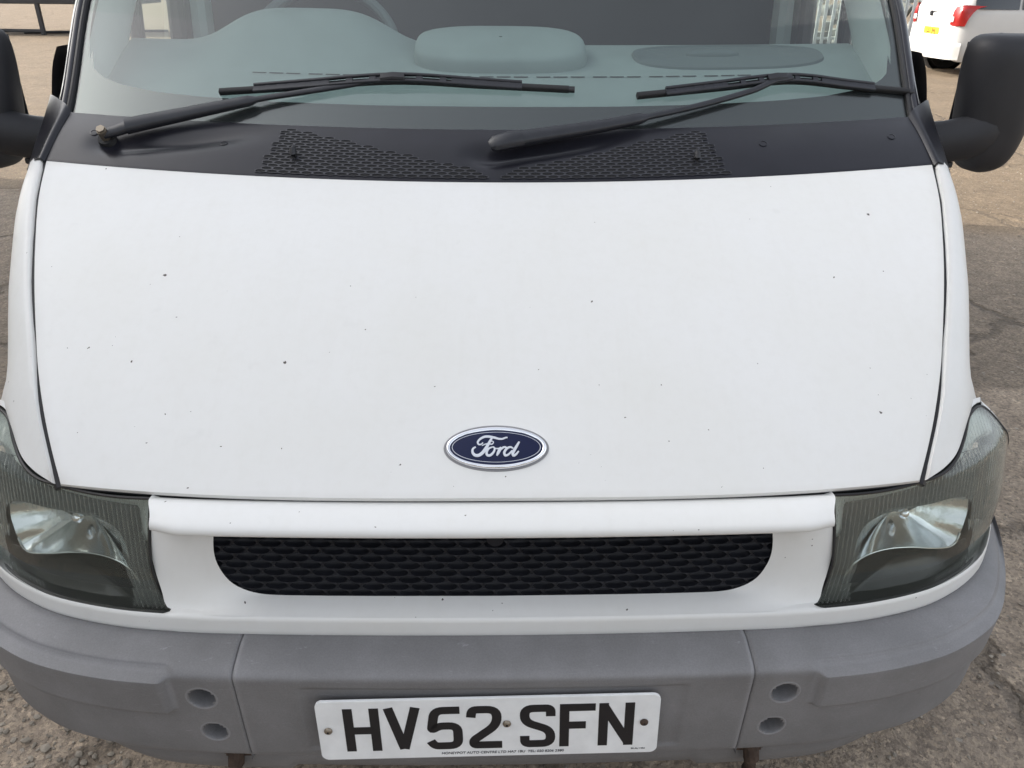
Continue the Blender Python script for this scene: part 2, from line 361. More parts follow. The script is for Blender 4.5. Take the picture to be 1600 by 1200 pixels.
def sstep(a, b, x): t = min(1, max(0, (x-a)/(b-a))); return t*t*(3-2*t)

# ------------------------------------------------------------------ ground
def ground():
    bm = bmnew(); xs = [-600, -120, -40, -14, -7, -4, -2, 0, 2, 4, 7, 14, 40, 120, 600]
    add_grid(bm, [[Vector((x, y, 0)) for x in xs] for y in xs])
    g = build('ground', bm, 'ground', smooth=False); g['kind'] = 'structure'; g['label'] = 'worn yard of cracked concrete, dark tarmac and pale gravel'
    bm = bmnew()
    t0 = bmnew(); bmesh.ops.create_icosphere(t0, subdivisions=1, radius=1); iv = [v.co.copy() for v in t0.verts]; fi = [[v.index for v in f.verts] for f in t0.faces]; t0.free()
    VV, FF = [], []
    def stones(n, x0, x1, y0, y1, s0, s1):
        for _ in range(n):
            x, y = random.uniform(x0, x1), random.uniform(y0, y1); s = s0+(s1-s0)*random.random()**2.5
            q = [random.uniform(.6, 1.3)*s, random.uniform(.6, 1.3)*s, random.uniform(.35, .7)*s]; a = random.uniform(0, 6.3); ca, sa = math.cos(a), math.sin(a); o = len(VV)
            for p in iv:
                k = random.uniform(.8, 1.2); px, py, pz = p.x*q[0]*k, p.y*q[1]*k, p.z*q[2]*k; VV.append((x+px*ca-py*sa, y+px*sa+py*ca, q[2]*.45+pz))
            FF.extend([[i+o for i in f] for f in fi])
    stones(4200, -1.7, -.75, -.4, 1.2, .0025, .0105); stones(2600, .75, 1.9, -.3, 1.9, .0018, .006)
    stones(700, 1.6, 5.5, 2.0, 9, .004, .011); stones(500, -6, -1.6, 1.6, 9, .004, .011)
    bm.free(); me = bpy.data.meshes.new('loose_gravel'); me.from_pydata(VV, [], FF); me.materials.append(M['stone']); s = link(bpy.data.objects.new('loose_gravel', me)); s['kind'] = 'stuff'; s['label'] = 'loose stones scattered over the yard'; s['category'] = 'gravel'
ground()

# ------------------------------------------------------------------ the van
van = empty('van', (0, 0, 0), 'white panel van with grey bumper parked nose-on, filling the view', 'van')
REF = Vector((0, 2.2, .5))
# plan curve of the nose: how far the front sweeps back with distance from the centre line
BT = [(0, 0), (.2, .002), (.4, .008), (.48, .0135), (.557, .0235), (.64, .044), (.70, .068), (.77, .112), (.832, .171), (.89, .255), (.93, .34), (.96, .44), (.98, .56), (.985, .7)]
def B(x):
    x = abs(x); n = len(BT)
    if x >= BT[-1][0]: return BT[-1][1]+(x-BT[-1][0])*40
    def sl(k):
        if k == 0: return 0
        if k == n-1: return (BT[k][1]-BT[k-1][1])/(BT[k][0]-BT[k-1][0])
        return (BT[k+1][1]-BT[k-1][1])/(BT[k+1][0]-BT[k-1][0])
    for i in range(n-1):
        if x <= BT[i+1][0]:
            h = BT[i+1][0]-BT[i][0]; t = (x-BT[i][0])/h; a, b = BT[i][1], BT[i+1][1]; m0, m1 = sl(i)*h, sl(i+1)*h
            return (2*t**3-3*t*t+1)*a+(t**3-2*t*t+t)*m0+(-2*t**3+3*t*t)*b+(t**3-t*t)*m1
def V(x, c, z): return Vector((x, c+B(x), z))
def YL(x, z): return .083+B(x/1.012)+.30*max(0, z-.70)+1.2*max(0, z-.81)

# hood
SEAM = [(.637, .152, .815), (.660, .190, .845), (.685, .236, .880), (.715, .300, .925), (.747, .382, .979), (.775, .457, 1.023), (.803, .538, 1.066), (.836, .640, 1.114), (.866, .750, 1.156)]
seam = cr(SEAM, 40)
def hood_center(t): return Vector((0, .112+.568*t, .815+.319*t+4*.030*t*(1-t)))
def hood_point(r, t, k):
    s = seam[k]; c = hood_center(t); e = 3-1.0*t; a = abs(r)
    return Vector((r*(s.x-.004), c.y+(s.y-c.y)*a**e, c.z+(s.z-c.z)*a**(2+1.5*(1-t))))
def hood():
    NR = 48; g = []
    for k in range(41):
        t = k/40; g.append([hood_point(-1+2*j/NR, t, k) for j in range(NR+1)])
    bm = bmnew(); add_panel(bm, g, REF, .004, .0035)
    h = build('hood', bm, 'paint', van)
    h['label'] = 'white hood panel with small stone chips'
hood()
# dark structure seen down the panel gaps
def inner_shell():
    bm = bmnew(); g = []
    for k in range(0, 41, 4):
        t = k/40; g.append([hood_point(-1.06+2.12*j/16, t, k)+Vector((0, .03, -.034)) for j in range(17)])
    add_grid(bm, g)
    for z0, z1, d in ((.30, .815, .16), ):
        add_grid(bm, [[Vector((x, d+B(x*.92)+.01, z)) for x in [-.80+.08*i for i in range(21)]] for z in (z0, .55, z1)])
    build('inner_body', bm, 'under', van)
inner_shell()

# front panel: bar above the grille, cheeks, lower strip
LAMP_IN = [(.487, .616), (.494, .65), (.500, .69), (.505, .735), (.505, .77), (.497, .806)]
def front_panel():
    bm = bmnew()
    bar = [(.119, .8040), (.114, .8060), (.104, .8068), (.084, .8035), (.0700, .7985), (.0630, .7945), (.0602, .7905), (.0602, .7835), (.0640, .7815), (.080, .7812), (.100, .781)]
    ts = [-1+2*i/100 for i in range(101)]
    def barpt(t, c, z):
        x = t*(.4975-.013*sstep(.115, .060, c)); f = sstep(.44, .49, abs(x)); return V(x, c+.009*f*sstep(.120, .064, c), z)
    prof = cr([(0, c, z) for c, z in bar], 32)
    rows = [[barpt(t, p.y, p.z) for t in ts] for p in prof]
    for r in rows:      # close the two ends with a turned-in flange beside the lamps
        r.insert(0, r[0]+Vector((.003, .05, 0))); r.append(r[-1]+Vector((-.003, .05, 0)))
    add_grid(bm, rows)
    # lower strip runs the full width, also under the lamps
    strip = [(.095, .638), (.078, .6410), (.0630, .6415), (.0580, .6410), (.0555, .6395), (.0542, .6370), (.0538, .6120), (.0545, .6085), (.0580, .6070), (.085, .605)]
    ss = [-.872+1.744*i/120 for i in range(121)]
    prof = cr([(0, c, z) for c, z in strip], 24)
    add_grid(bm, [[V(x, p.y+.018*sstep(.80, .87, abs(x)), p.z+.016*sstep(.78, .872, abs(x))-.028*sstep(.484, .496, abs(x))*sstep(.0580, .068, p.y)) for x in ss] for p in prof])
    # ring between the grille opening and the outer edges
    O = [(0, .066, .7818), (.2, .066, .7818), (.34, .066, .7818), (.415, .070, .7825), (.465, .078, .784), (.500, .104, .778), (.506, .097, .735), (.502, .088, .695), (.495, .080, .664), (.486, .070, .640), (.42, .0575, .6415), (.34, .0575, .6415), (.2, .0575, .6415), (0, .0575, .6415)]
    Mi = [(0, .078, .7820), (.2, .078, .7820), (.34, .078, .7820), (.405, .080, .7815), (.440, .089, .768), (.455, .092, .746), (.457, .090, .715), (.452, .086, .686), (.440, .081, .665), (.415, .075, .652), (.37, .0735, .6475), (.33, .0735, .6460), (.2, .0735, .6460), (0, .0735, .6460)]
    I = [(0, .0925, .7815), (.2, .0925, .7815), (.34, .0925, .7815), (.392, .0925, .7795), (.403, .0925, .765), (.4085, .0925, .740), (.409, .0925, .715), (.403, .0925, .692), (.392, .0925, .673), (.374, .0925, .660), (.350, .0925, .6525), (.315, .0925, .6505), (.2, .0925, .6505), (0, .0925, .6505)]
    for sg in (1, -1):
        rows = [[V(sg*x, c, z) for x, c, z in row] for row in (O, Mi, I)]
        add_grid(bm, loft(rows, 110, 18))
    fp = build('front_panel', bm, 'paint', van, angle=50)
    fp['label'] = 'white nose panel around the dark grille opening'
front_panel()

# honeycomb helper: elongated six-sided cells on a surface fn(a,b)->point, nfn inward direction
def honeycomb(bm, cells, fn, pa, pb, inward, steps, ea=.465, eb=.52, closed=True):
    """staggered elongated six-sided cells (column pitch pa, row pitch pb); steps = [(scale of the oval, depth), ...]"""
    h1, h2 = .36*pb, .64*pb; hx = [(-pa/2, -h1), (-pa/2, h1), (0, h2), (pa/2, h1), (pa/2, -h1), (0, -h2)]; outer = []
    for i in range(6):
        p, q = hx[i], hx[(i+1) % 6]
        for f in ((0, .5) if i % 3 == 0 else (0, .25, .5, .75)): outer.append((p[0]+(q[0]-p[0])*f, p[1]+(q[1]-p[1])*f))
    ang = [math.atan2(y/pb, x/pa) for x, y in outer]
    oval = [(ea*pa*math.cos(t), eb*pb*math.sin(t)) for t in ang]
    for (a, b) in cells:
        rings = [[fn(a+x, b+y) for x, y in outer]]+[[fn(a+x*s_, b+y*s_)+inward*d for x, y in oval] for s_, d in steps]
        vv = add_grid(bm, rings, closed_u=True)
        if closed: bm.faces.new(vv[-1])
def grille():
    out = [(0, .779), (.2, .779), (.34, .779), (.40, .776), (.414, .757), (.420, .735), (.4205, .705), (.416, .683), (.405, .662), (.385, .645), (.356, .637), (.32, .634), (.2, .634), (0, .634)]
    poly = out+[(-x, z) for x, z in reversed(out)]
    pa, pb = .0362, .0131
    cells = []
    for r in range(-2, 16):
        z = .634+pb*.62+r*pb
        for k in range(-14, 15):
            x = (k+(.5 if r % 2 else 0))*pa
            if .622 < z < .79 and abs(x) < .445: cells.append((x, z))
    bm = bmnew(); honeycomb(bm, cells, lambda a, b: V(a, .0950, b), pa, pb, Vector((0, 1, 0)), [(1, -.0012), (.96, .0012), (.86, .0055), (.6, .0085), (.25, .0095)])
    g = build('grille', bm, 'grille', van, angle=40); g['label'] = 'dark honeycomb grille insert'
    bm = bmnew(); add_grid(bm, [[V(x, .118, z) for x in [-.45+.9*i/30 for i in range(31)]] for z in (.60, .70, .80)]); build('grille_backing', bm, 'hole', g)
    bm = bmnew()
    bmesh.ops.create_cone(bm, cap_ends=True, segments=20, radius1=.013, radius2=.012, depth=.006, matrix=Matrix.Translation((0, .0935, .757)) @ Matrix.Rotation(R(90), 4, 'X'))
    build('blanking_disc', bm, 'grille', g)
grille()

# bumper
def plan_xs(x0, x1, step):
    xs = [x0]; x = x0
    while x < x1-1e-6:
        s = (B(min(x+.001, .9849))-B(x))/.001; x = min(x1, x+step/math.sqrt(1+min(s, 12)**2)); xs.append(x)
    return xs
BUMP = [(.110, .598), (.070, .6055), (.050, .6085), (.034, .6075), (.014, .6035), (-.004, .5985), (-.0115, .5935), (-.0140, .5870), (-.0130, .570), (-.0105, .540), (-.0075, .500), (-.0035, .455), (-.0005, .424), (.003, .4135), (.012, .409), (.06, .408)]
def bumper():
    root = empty('bumper', parent=van); root['label'] = 'scuffed grey plastic front bumper'
    prof = cr([(0, c, z) for c, z in BUMP], 170)
    holes = [(.4245, .547, .0205), (.4185, .4715, .0195)]
    def pt(x, p, corner):
        c, z = p.y, p.z; ax = abs(x)
        if corner:
            m = sstep(.464, .478, ax)*sstep(.5925, .588, z)*sstep(.5165, .5225, z)
            c -= .012*m
            c += .0065*sstep(.455, .475, ax)*sstep(.6015, .5965, z)*sstep(.589, .5945, z)
            c += .006*sstep(.375, .40, ax)*(1-sstep(.425, .47, ax))*sstep(.600, .612, z)*0
        else:
            # shallow plate recess in the middle of the face
            c += .003*sstep(.285, .27, ax)*sstep(.576, .568, z)*sstep(.43, .438, z)
        taper = sstep(.60, .985, ax)
        zz = z-(.014*taper if z > .59 else 0)*sstep(.84, .97, ax); c += .045*sstep(.77, .95, ax)
        return V(x, c, zz)
    bm = bmnew(); xs = [-.3715+.743*i/150 for i in range(151)]
    add_panel(bm, [[pt(x, p, False) for x in xs] for p in prof], Vector((0, 1.5, -1)), .006, .003)
    build('bumper_middle', bm, 'bumper', root, angle=60)
    xs = [.3755+.0042*i for i in range(30)]; xs += plan_xs(xs[-1], .984, .009)[1:]
    bm = bmnew(); gc = [[pt(x, p, True) for x in xs] for p in prof]
    def keep(i, j):
        q = (gc[i][j]+gc[i+1][j+1])/2; return not any(math.hypot(q.x-hx, q.z-hz) < hr*.96 and q.y < .05 for hx, hz, hr in holes)
    add_panel(bm, gc, Vector((0, 1.5, -1)), .006, .003, keep)
    for hx, hz, hr in holes:      # moulded blind recesses
        y0 = [p for p in prof if abs(p.z-hz) < .003 and p.y < .0][0].y
        vv = add_grid(bm, [[Vector((hx+hr*s_*math.cos(a), y0+B(hx+hr*s_*math.cos(a))+d-.072*hr*s_*math.sin(a), hz+hr*s_*math.sin(a))) for a in [2*math.pi*k/32 for k in range(32)]] for s_, d in ((1.24, .0010), (1.13, -.0005), (1.04, -.0004), (.99, .0012), (.94, .006), (.91, .045), (.75, .052), (.3, .053))], closed_u=True); bm.faces.new(vv[-1])
    c = build('bumper_corner', bm, 'bumper', root, angle=60); mirrored(c, root)
    bm = bmnew()
    low = [(.02, .425), (.030, .40), (.036, .37), (.040, .345), (.052, .318), (.072, .298), (.10, .288), (.2, .286)]
    pr = cr([(0, c, z) for c, z in low], 30)
    xs = plan_xs(0, .80, .012); xs = [-x for x in reversed(xs[1:])]+xs
    add_grid(bm, [[V(x, p.y+.02*sstep(.5, .8, abs(x)), p.z+.03*sstep(.55, .80, abs(x))+(.010 if abs(x) < .33 and p.z < .39 else 0)) for x in xs] for p in pr])
    build('lower_valance', bm, 'bumper', root, angle=60)
    for sg in (-1, 1):
        bm = bmnew(); add_tube(bm, [(sg*.405, .05, .415), (sg*.407, .034, .395), (sg*.409, .028, .37), (sg*.41, .03, .34)], [.012, .0125, .013, .012], 10)
        add_box(bm, (sg*.405-.024, .034, .375), (sg*.405+.024, .06, .402), .004)
        build('tow_eye', bm, 'rust', root)
bumper()

# number plate
def number_plate():
    W, H = .497, .116
    root = empty('number_plate', parent=van); root['label'] = 'white number plate with black characters HV52 SFN'
    rot = Matrix.Translation((-.0095, -.0215, .503)) @ Matrix.Rotation(R(-1.1), 4, 'Y') @ Matrix.Rotation(R(-2.0), 4, 'X')
    def fin(name, bm, mat, smooth=False, par=root):
        bmesh.ops.transform(bm, matrix=rot, verts=bm.verts); return build(name, bm, mat, par, smooth)
    bm = bmnew(); c = .011; pts = []
    for cx, cz, a0 in ((W/2-c, H/2-c, 0), (-W/2+c, H/2-c, 90), (-W/2+c, -H/2+c, 180), (W/2-c, -H/2+c, 270)):
        pts += [(cx+c*math.cos(R(a0+15*k)), cz+c*math.sin(R(a0+15*k))) for k in range(7)]
    vv = add_grid(bm, [[Vector((x, .004, z)) for x, z in pts], [Vector((x, .0004, z)) for x, z in pts], [Vector((x*.9985, 0, z*.994)) for x, z in pts]], closed_u=True)
    bm.faces.new(vv[-1]); bm.faces.new(vv[0]); fin('plate_board', bm, 'plate')
    w, h, t = .0517, .0846, .0139; q = t/2
    G = {
     'H': [([(q, 0), (q, h)], 0), ([(w-q, 0), (w-q, h)], 0), ([(q, h*.49), (w-q, h*.49)], 0)],
     'V': [([(q*.9, h), (w*.5, t*.2)], 0), ([(w-q*.9, h), (w*.5, t*.2)], 0)],
     '5': [([(w*.94, h-q), (w*.235, h-q), (w*.125, h*.455), (w*.34, h*.555), (w-q, h*.555), (w-q, q), (w*.20, q), (w*.085, h*.20)], .013)],
     '2': [([(q*1.02, h*.74), (q*1.3, h-q), (w-q, h-q), (w-q, h*.56), (w*.20, h*.20), (w*.20, q), (w, q)], .015)],
     'S': [([(w-q, h*.73), (w-q, h-q), (q, h-q), (q, h*.60), (w-q, h*.40), (w-q, q), (q, q), (q, h*.27)], .013)],
     'F': [([(q, 0), (q, h)], 0), ([(q, h-q), (w, h-q)], 0), ([(q, h*.505), (w*.74, h*.505)], 0)],
     'N': [([(q, 0), (q, h)], 0), ([(w-q, 0), (w-q, h)], 0), ([(q*.9, h-.004), (w-q*.9, .004)], 0)]}
    for ch, px in (('H', 535), ('V', 599), ('5', 664.7), ('2', 726.8), ('S', 811.6), ('F', 874.4), ('N', 936)):
        x0 = (px-493)/539*W-W/2; bm = bmnew()
        for k, (path, r) in enumerate(G[ch]):
            P = [(x0+a, -.0410+b) for a, b in path]; add_stroke(bm, rounded(P, r, 6), t, .0002, -.0005-.00004*k)
        o = fin('character', bm, 'glyph'); o['label'] = 'black plate character '+ch
    for px, fr in ((509.5, .48), (791, .425), (1008, .455)):
        bm = bmnew(); m = Matrix.Translation(((px-493)/539*W-W/2, -.0015, H*(.5-fr))) @ Matrix.Rotation(R(90), 4, 'X')
        bmesh.ops.create_uvsphere(bm, u_segments=14, v_segments=8, radius=.0062, matrix=m @ Matrix.Scale(.55, 4, (0, 0, 1)))
        fin('screw', bm, 'steel' if px != 1008 else 'rust', True)
        bm = bmnew(); bmesh.ops.create_cone(bm, cap_ends=True, segments=10, radius1=.0016, radius2=.0016, depth=.001, matrix=Matrix.Translation((0, -.0035, 0)) @ m); fin('screw_slot', bm, 'glyph')
    def text(body, size, x, z, shear=0):
        cu = bpy.data.curves.new('t', 'FONT'); cu.body = body; cu.size = size; cu.extrude = .0001; cu.offset = size*.012; cu.shear = shear
        o = bpy.data.objects.new('t', cu); col.objects.link(o); dg = bpy.context.evaluated_depsgraph_get(); me = bpy.data.meshes.new_from_object(o.evaluated_get(dg))
        me.transform(rot @ Matrix.Translation((x, -.0004, z)) @ Matrix.Rotation(R(90), 4, 'X')); me.materials.clear(); me.materials.append(M['text'])
        bpy.data.objects.remove(o); n = bpy.data.objects.new('small_print', me); link(n, root); return n
    text('HONEYPOT AUTO CENTRE LTD HA7 1BU  TEL: 020 8206 2380', .0066, (685-493)/539*W-W/2, -.0515, .15)
    text('BS AU 145d', .0042, (990-493)/539*W-W/2, -.0500)
number_plate()

# headlights
LB = [(.487, .616), (.54, .616), (.60, .615), (.67, .614), (.735, .613), (.79, .613), (.836, .618), (.868, .632), (.890, .656), (.903, .69), (.91, .725)]
LT = [(.497, .804), (.54, .803), (.59, .804), (.642, .808), (.685, .812), (.715, .820), (.742, .834), (.772, .852), (.81, .850), (.865, .795), (.91, .74)]
def lamp_grid(nu, nv, off=0., shrink=0.):
    b = cr([(x, 0, z) for x, z in LB], nu); t = cr([(x, 0, z) for x, z in LT], nu); g = []
    for j in range(nv+1):
        v = shrink+(1-2*shrink)*j/nv; row = []
        for i in range(nu+1):
            u = i/nu; p = b[i].lerp(t[i], v); p.x += .013*math.sin(math.pi*min(1, v*1.0)**.9)*(1-u)**5
            row.append(Vector((p.x, YL(p.x, p.z)+off, p.z)))
        g.append(row)
    return g
UP = [(.539, .670), (.548, .688), (.568, .701), (.599, .705), (.638, .701), (.682, .687), (.726, .672), (.742, .675), (.750, .701), (.757, .722), (.752, .745), (.716, .757), (.672, .760), (.632, .761), (.594, .759), (.564, .749), (.551, .732), (.545, .708)]
LO = [(.539, .666), (.548, .684), (.568, .698), (.599, .7025), (.638, .6985), (.682, .6845), (.726, .6695), (.748, .668), (.775, .660), (.790, .640), (.785, .622), (.74, .615), (.67, .612), (.60, .611), (.548, .612), (.540, .635)]
def headlight():
    root = empty('headlight', parent=van); root['label'] = 'clear ribbed headlight on the right side of the picture'
    objs = []
    bm = bmnew(); add_grid(bm, lamp_grid(70, 30, -.001)); objs.append(build('lens', bm, 'lens', root))
    # dark rubber edge round the lens
    g = lamp_grid(70, 30, .0015); H, W = len(g), len(g[0])
    loop = [g[0][j] for j in range(W)]+[g[i][W-1] for i in range(1, H)]+[g[H-1][j] for j in range(W-2, -1, -1)]+[g[i][0] for i in range(H-2, -1, -1)]
    bm = bmnew(); add_tube(bm, loop, .0026, 6, up=Vector((0, -1, 0))); objs.append(build('lens_edge', bm, 'seal', root))
    g = lamp_grid(60, 40, 0.)
    for i, row in enumerate(g):
        for j, p in enumerate(row):
            v, u = i/40, j/60; p.y += .085-.066*max(sstep(.60, .97, v), sstep(.13, .02, u)*sstep(.15, .7, v))
    bm = bmnew(); add_grid(bm, g, keep=lambda i, j: j < 44 and i >= 15); objs.append(build('housing', bm, 'lampback', root))
    bm = bmnew(); add_grid(bm, g, keep=lambda i, j: j < 45 and i < 15); objs.append(build('housing_lower', bm, 'lampdark', root))  # lower rows of the housing sheet, coloured dark like the lower reflector
    # side walls from the lens edge back to the housing
    bm = bmnew(); a = lamp_grid(50, 20, .001); b = lamp_grid(50, 20, .085)
    for row in (0, 20): add_grid(bm, [a[row], b[row]])
    add_grid(bm, [[r[0] for r in a], [r[0] for r in b]]); objs.append(build('housing_wall', bm, 'lampdark', root))
    def bowl(name, poly, mat, d0, depth, n=12, pw=2.0, cz=0):
        c = Vector((sum(p[0] for p in poly)/len(poly), 0, sum(p[1] for p in poly)/len(poly)+cz))
        lp = cr([(x, 0, z) for x, z in poly+[poly[0]]], 90)[:-1]; cx0 = c; rings = []
        for k in range(n+1):
            f = 1-k/n*.97; rings.append([])
            for p in lp:
                q = c.lerp(p, f); rings[-1].append(Vector((q.x, YL(q.x, q.z)+d0+depth*(1-f**pw), q.z)))
        bm = bmnew(); vv = add_grid(bm, rings, closed_u=True); bm.faces.new(vv[-1]); return build(name, bm, mat, root, angle=60)
    objs.append(bowl('main_reflector', UP, 'reflector', .016, .055, cz=.012))
    objs.append(bowl('lower_reflector', LO, 'lampdark', .020, .03))  # lower reflector, its dark ground reflection put into the colour
    bm = bmnew(); rl = cr([(x, YL(x, z)+.014, z) for x, z in [(.536, .660)]+UP[:8]+[(.746, .690)]], 60); add_tube(bm, rl, .0011, 6); objs.append(build('reflector_ridge', bm, 'ridge', root))
    # ribbed lens areas
    b = lamp_grid(420, 26, .0); bm = bmnew(); win = UP[8:]+[(.5445, .70), (.541, .66), (.548, .622), (.60, .619), (.74, .622), (.79, .64), (.77, .69)]
    gg = []
    for row in b:
        gg.append([Vector((p.x, p.y+.0048+.0030*math.sin(2*math.pi*(p.x-.06*(p.z-.7))/.0072), p.z)) for p in row])
    def keep(i, j):
        p = gg[i][j]; return not inpoly(p.x, p.z, win) and p.z > .619
    add_grid(bm, gg, keep=keep); objs.append(build('ribbed_lens_area', bm, 'flute', root))
    bm = bmnew(); bmesh.ops.create_uvsphere(bm, u_segments=16, v_segments=10, radius=.009, matrix=Matrix.Translation((.64, YL(.64, .735)+.045, .735))); objs.append(build('bulb_shield', bm, 'chrome', root))
    r2 = empty('headlight', parent=van); r2['label'] = 'clear ribbed headlight on the left side of the picture, cut by the picture edge'
    for o in objs: mirrored(o, r2)
headlight()

# fenders
def fenders():
    F = []
    f0 = []
    for x, z in [LT[3], LT[4], LT[5], LT[6], LT[7], LT[8], LT[9], (.905, .742)]: f0.append((x+.001, YL(x, z)+.007, z+.005))
    f0[0] = (.6445, .156, .8155)
    rows = [f0,
     [(.700, .258, .893), (.728, .270, .890), (.752, .285, .886), (.772, .300, .880), (.793, .325, .872), (.825, .365, .845), (.880, .410, .775), (.925, .46, .70)],
     [(.733, .340, .951), (.760, .350, .946), (.784, .362, .936), (.802, .378, .918), (.817, .40, .89), (.848, .44, .85), (.905, .48, .775), (.950, .53, .66)],
     [(.7755, .448, 1.015), (.802, .455, 1.010), (.826, .466, .995), (.842, .484, .965), (.856, .51, .92), (.885, .53, .86), (.930, .56, .77), (.966, .6, .64)],
     [(.8125, .555, 1.074), (.838, .560, 1.068), (.860, .571, 1.051), (.875, .590, 1.018), (.890, .61, .96), (.915, .63, .88), (.952, .65, .78), (.978, .69, .64)],
     [(.842, .648, 1.117), (.868, .653, 1.112), (.889, .664, 1.093), (.903, .685, 1.058), (.917, .70, .99), (.938, .72, .90), (.966, .74, .79), (.985, .78, .64)],
     [(.872, .752, 1.156), (.897, .757, 1.151), (.914, .770, 1.130), (.926, .79, 1.090), (.938, .81, 1.02), (.955, .83, .92), (.978, .85, .80), (.99, .87, .64)],
     [(.925, .86, 1.17), (.938, .87, 1.165), (.946, .88, 1.14), (.952, .90, 1.10), (.960, .92, 1.03), (.972, .94, .93), (.985, .95, .81), (.993, .96, .64)],
     [(.953, 1.06, 1.25), (.957, 1.06, 1.235), (.961, 1.06, 1.20), (.966, 1.06, 1.13), (.973, 1.06, 1.04), (.982, 1.06, .94), (.990, 1.06, .82), (.996, 1.06, .64)]]
    rows = [[(r[0][0]+.003, r[0][1]-.001, r[0][2])]+r[1:] for r in rows]
    g = loft(rows, 36, 44)
    bm = bmnew(); add_panel(bm, g[:38], REF, .005, .003)
    f = build('fender', bm, 'paint', van, angle=60); mirrored(f, van)
    bm = bmnew(); add_grid(bm, g[37:]); f = build('fender_rear', bm, 'paint', van, angle=60); mirrored(f, van)
    bm = bmnew(); add_tube(bm, [Vector(p)+Vector((.002, .004, -.011)) for p in SEAM], .0065, 6); s = build('hood_gap_seal', bm, 'seal', van); mirrored(s, van)
fenders()
def hood_gap_shade():  # dark tube added to draw the shadow line under the hood edge
    bm = bmnew(); add_tube(bm, [hood_point(-1+2*j/40, 0, 0)+Vector((0, .011, -.0095)) for j in range(41)], .0065, 8, up=Vector((0, -1, 0))); build('hood_gap_shade', bm, 'seal', van)
hood_gap_shade()

# cowl
def cowl_pt(x, w, lift=0):
    r = abs(x)/.87; Yf, Zf, Yr, Zr = .68+.08*r*r, 1.134+.022*r*r, .80+.1*r*r, 1.21+.014*r*r
    # wiper wells: shallow troughs beside each spindle
    d = 0
    for px, ex in ((-.735, -.42), (0.0, .30)):
        t = (x-px)/(ex-px); wc = (.36 if px else .42)+.42*max(0, t)
        if -.25 < t < 1: d += .012*math.exp(-((w-wc-.05)/.16)**2)*sstep(-.25, -.02, t)*(1-sstep(.35, 1, t))
    return Vector((x, Yf+(Yr-Yf)*w, Zf+(Zr-Zf)*w-d+.004*math.sin(math.pi*min(1, max(0, w)))))+Vector((0, -.53, .85))*lift
def cowl():
    root = empty('cowl', parent=van); root['label'] = 'dark plastic scuttle panel under the windscreen'
    bm = bmnew(); ws = [-.22, -.1, -.04]+[i/24 for i in range(0, 24)]+[1, 1.08]
    add_grid(bm, [[cowl_pt(-.87+1.74*j/140, w)+Vector((0, 0, -.02*max(0, -w)/.22*1.2-.018*sstep(1.0, 1.08, w))) for j in range(141)] for w in ws])
    build('cowl_panel', bm, 'cowl', root, angle=50)
    def vent(poly, name):
        pa, pb = .0222, .050; cells = []
        for r in range(0, 40):
            w = .08+r*pb
            for k in range(-30, 31):
                x = (k+(.5 if r % 2 else 0))*pa
                if inpoly(x, w, poly): cells.append((x, w))
        bm = bmnew(); honeycomb(bm, cells, lambda a, b: cowl_pt(a, b, .0016), pa, pb, Vector((0, .53, -.85)), [(1, .0), (.98, .0012)], .455, .47, closed=False)
        v = build(name, bm, 'vent', root, angle=40); v['kind'] = 'stuff'; v['label'] = 'honeycomb air vent in the scuttle'
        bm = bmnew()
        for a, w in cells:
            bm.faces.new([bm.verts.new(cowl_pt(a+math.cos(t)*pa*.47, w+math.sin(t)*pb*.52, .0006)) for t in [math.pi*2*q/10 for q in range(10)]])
        build('hole_shade', bm, 'hole', root, smooth=False)  # flat dark discs on the cowl paint the shade inside the vent holes
    vl = [(-.41, .93), (-.445, .06), (-.015, .06), (-.02, .17), (-.21, .52)]
    vent(vl, 'air_vent'); vent([(-x, w) for x, w in vl], 'air_vent')
    for x, w in ((-.385, .328), (.391, .298)):
        p = cowl_pt(x, w); bm = bmnew(); add_tube(bm, [p+Vector((0, 0, -.004)), p+Vector((0, -.002, .008)), p+Vector((0, .002, .016)), p+Vector((0, .010, .021))], [.009, .0085, .0075, .003], 12, flat=(.8, 1))
        build('washer_nozzle', bm, 'black', root)
    for x, w in ((-.796, .583), (-.529, .58), (.532, .579), (.806, .565)):
        bm = bmnew(); rings = [[cowl_pt(x+.0085*s*math.cos(a), w+.0085*s*math.sin(a)/.15, l) for a in [2*math.pi*q/16 for q in range(16)]] for s, l in ((1.05, -.001), (1, .0012), (.8, .0016), (.75, .0008), (.3, .0008))]
        vv = add_grid(bm, rings, closed_u=True); bm.faces.new(vv[-1]); build('cowl_clip', bm, 'cowl', root)
    # corner pieces running up into the pillars
    rows = []
    for w, (ox, oy, oz) in zip((-.05, .25, .5, .75, 1.0), ((.918, .775, 1.132), (.927, .83, 1.160), (.934, .88, 1.185), (.942, .935, 1.213), (.95, .99, 1.245))):
        a = cowl_pt(.868, w)+Vector((0, 0, .001)); o = Vector((ox, oy, oz)); m = a.lerp(o, .5)+Vector((0, -.004, .010))
        rows.append([a, a.lerp(o, .12)+Vector((0, -.003, .010)), m, a.lerp(o, .85)+Vector((0, -.002, .006)), o, o+Vector((.012, .03, -.05))])
    bm = bmnew(); add_grid(bm, loft(rows, 24, 20)); c = build('cowl_corner', bm, 'cowl', root, angle=60); mirrored(c, root)
cowl()

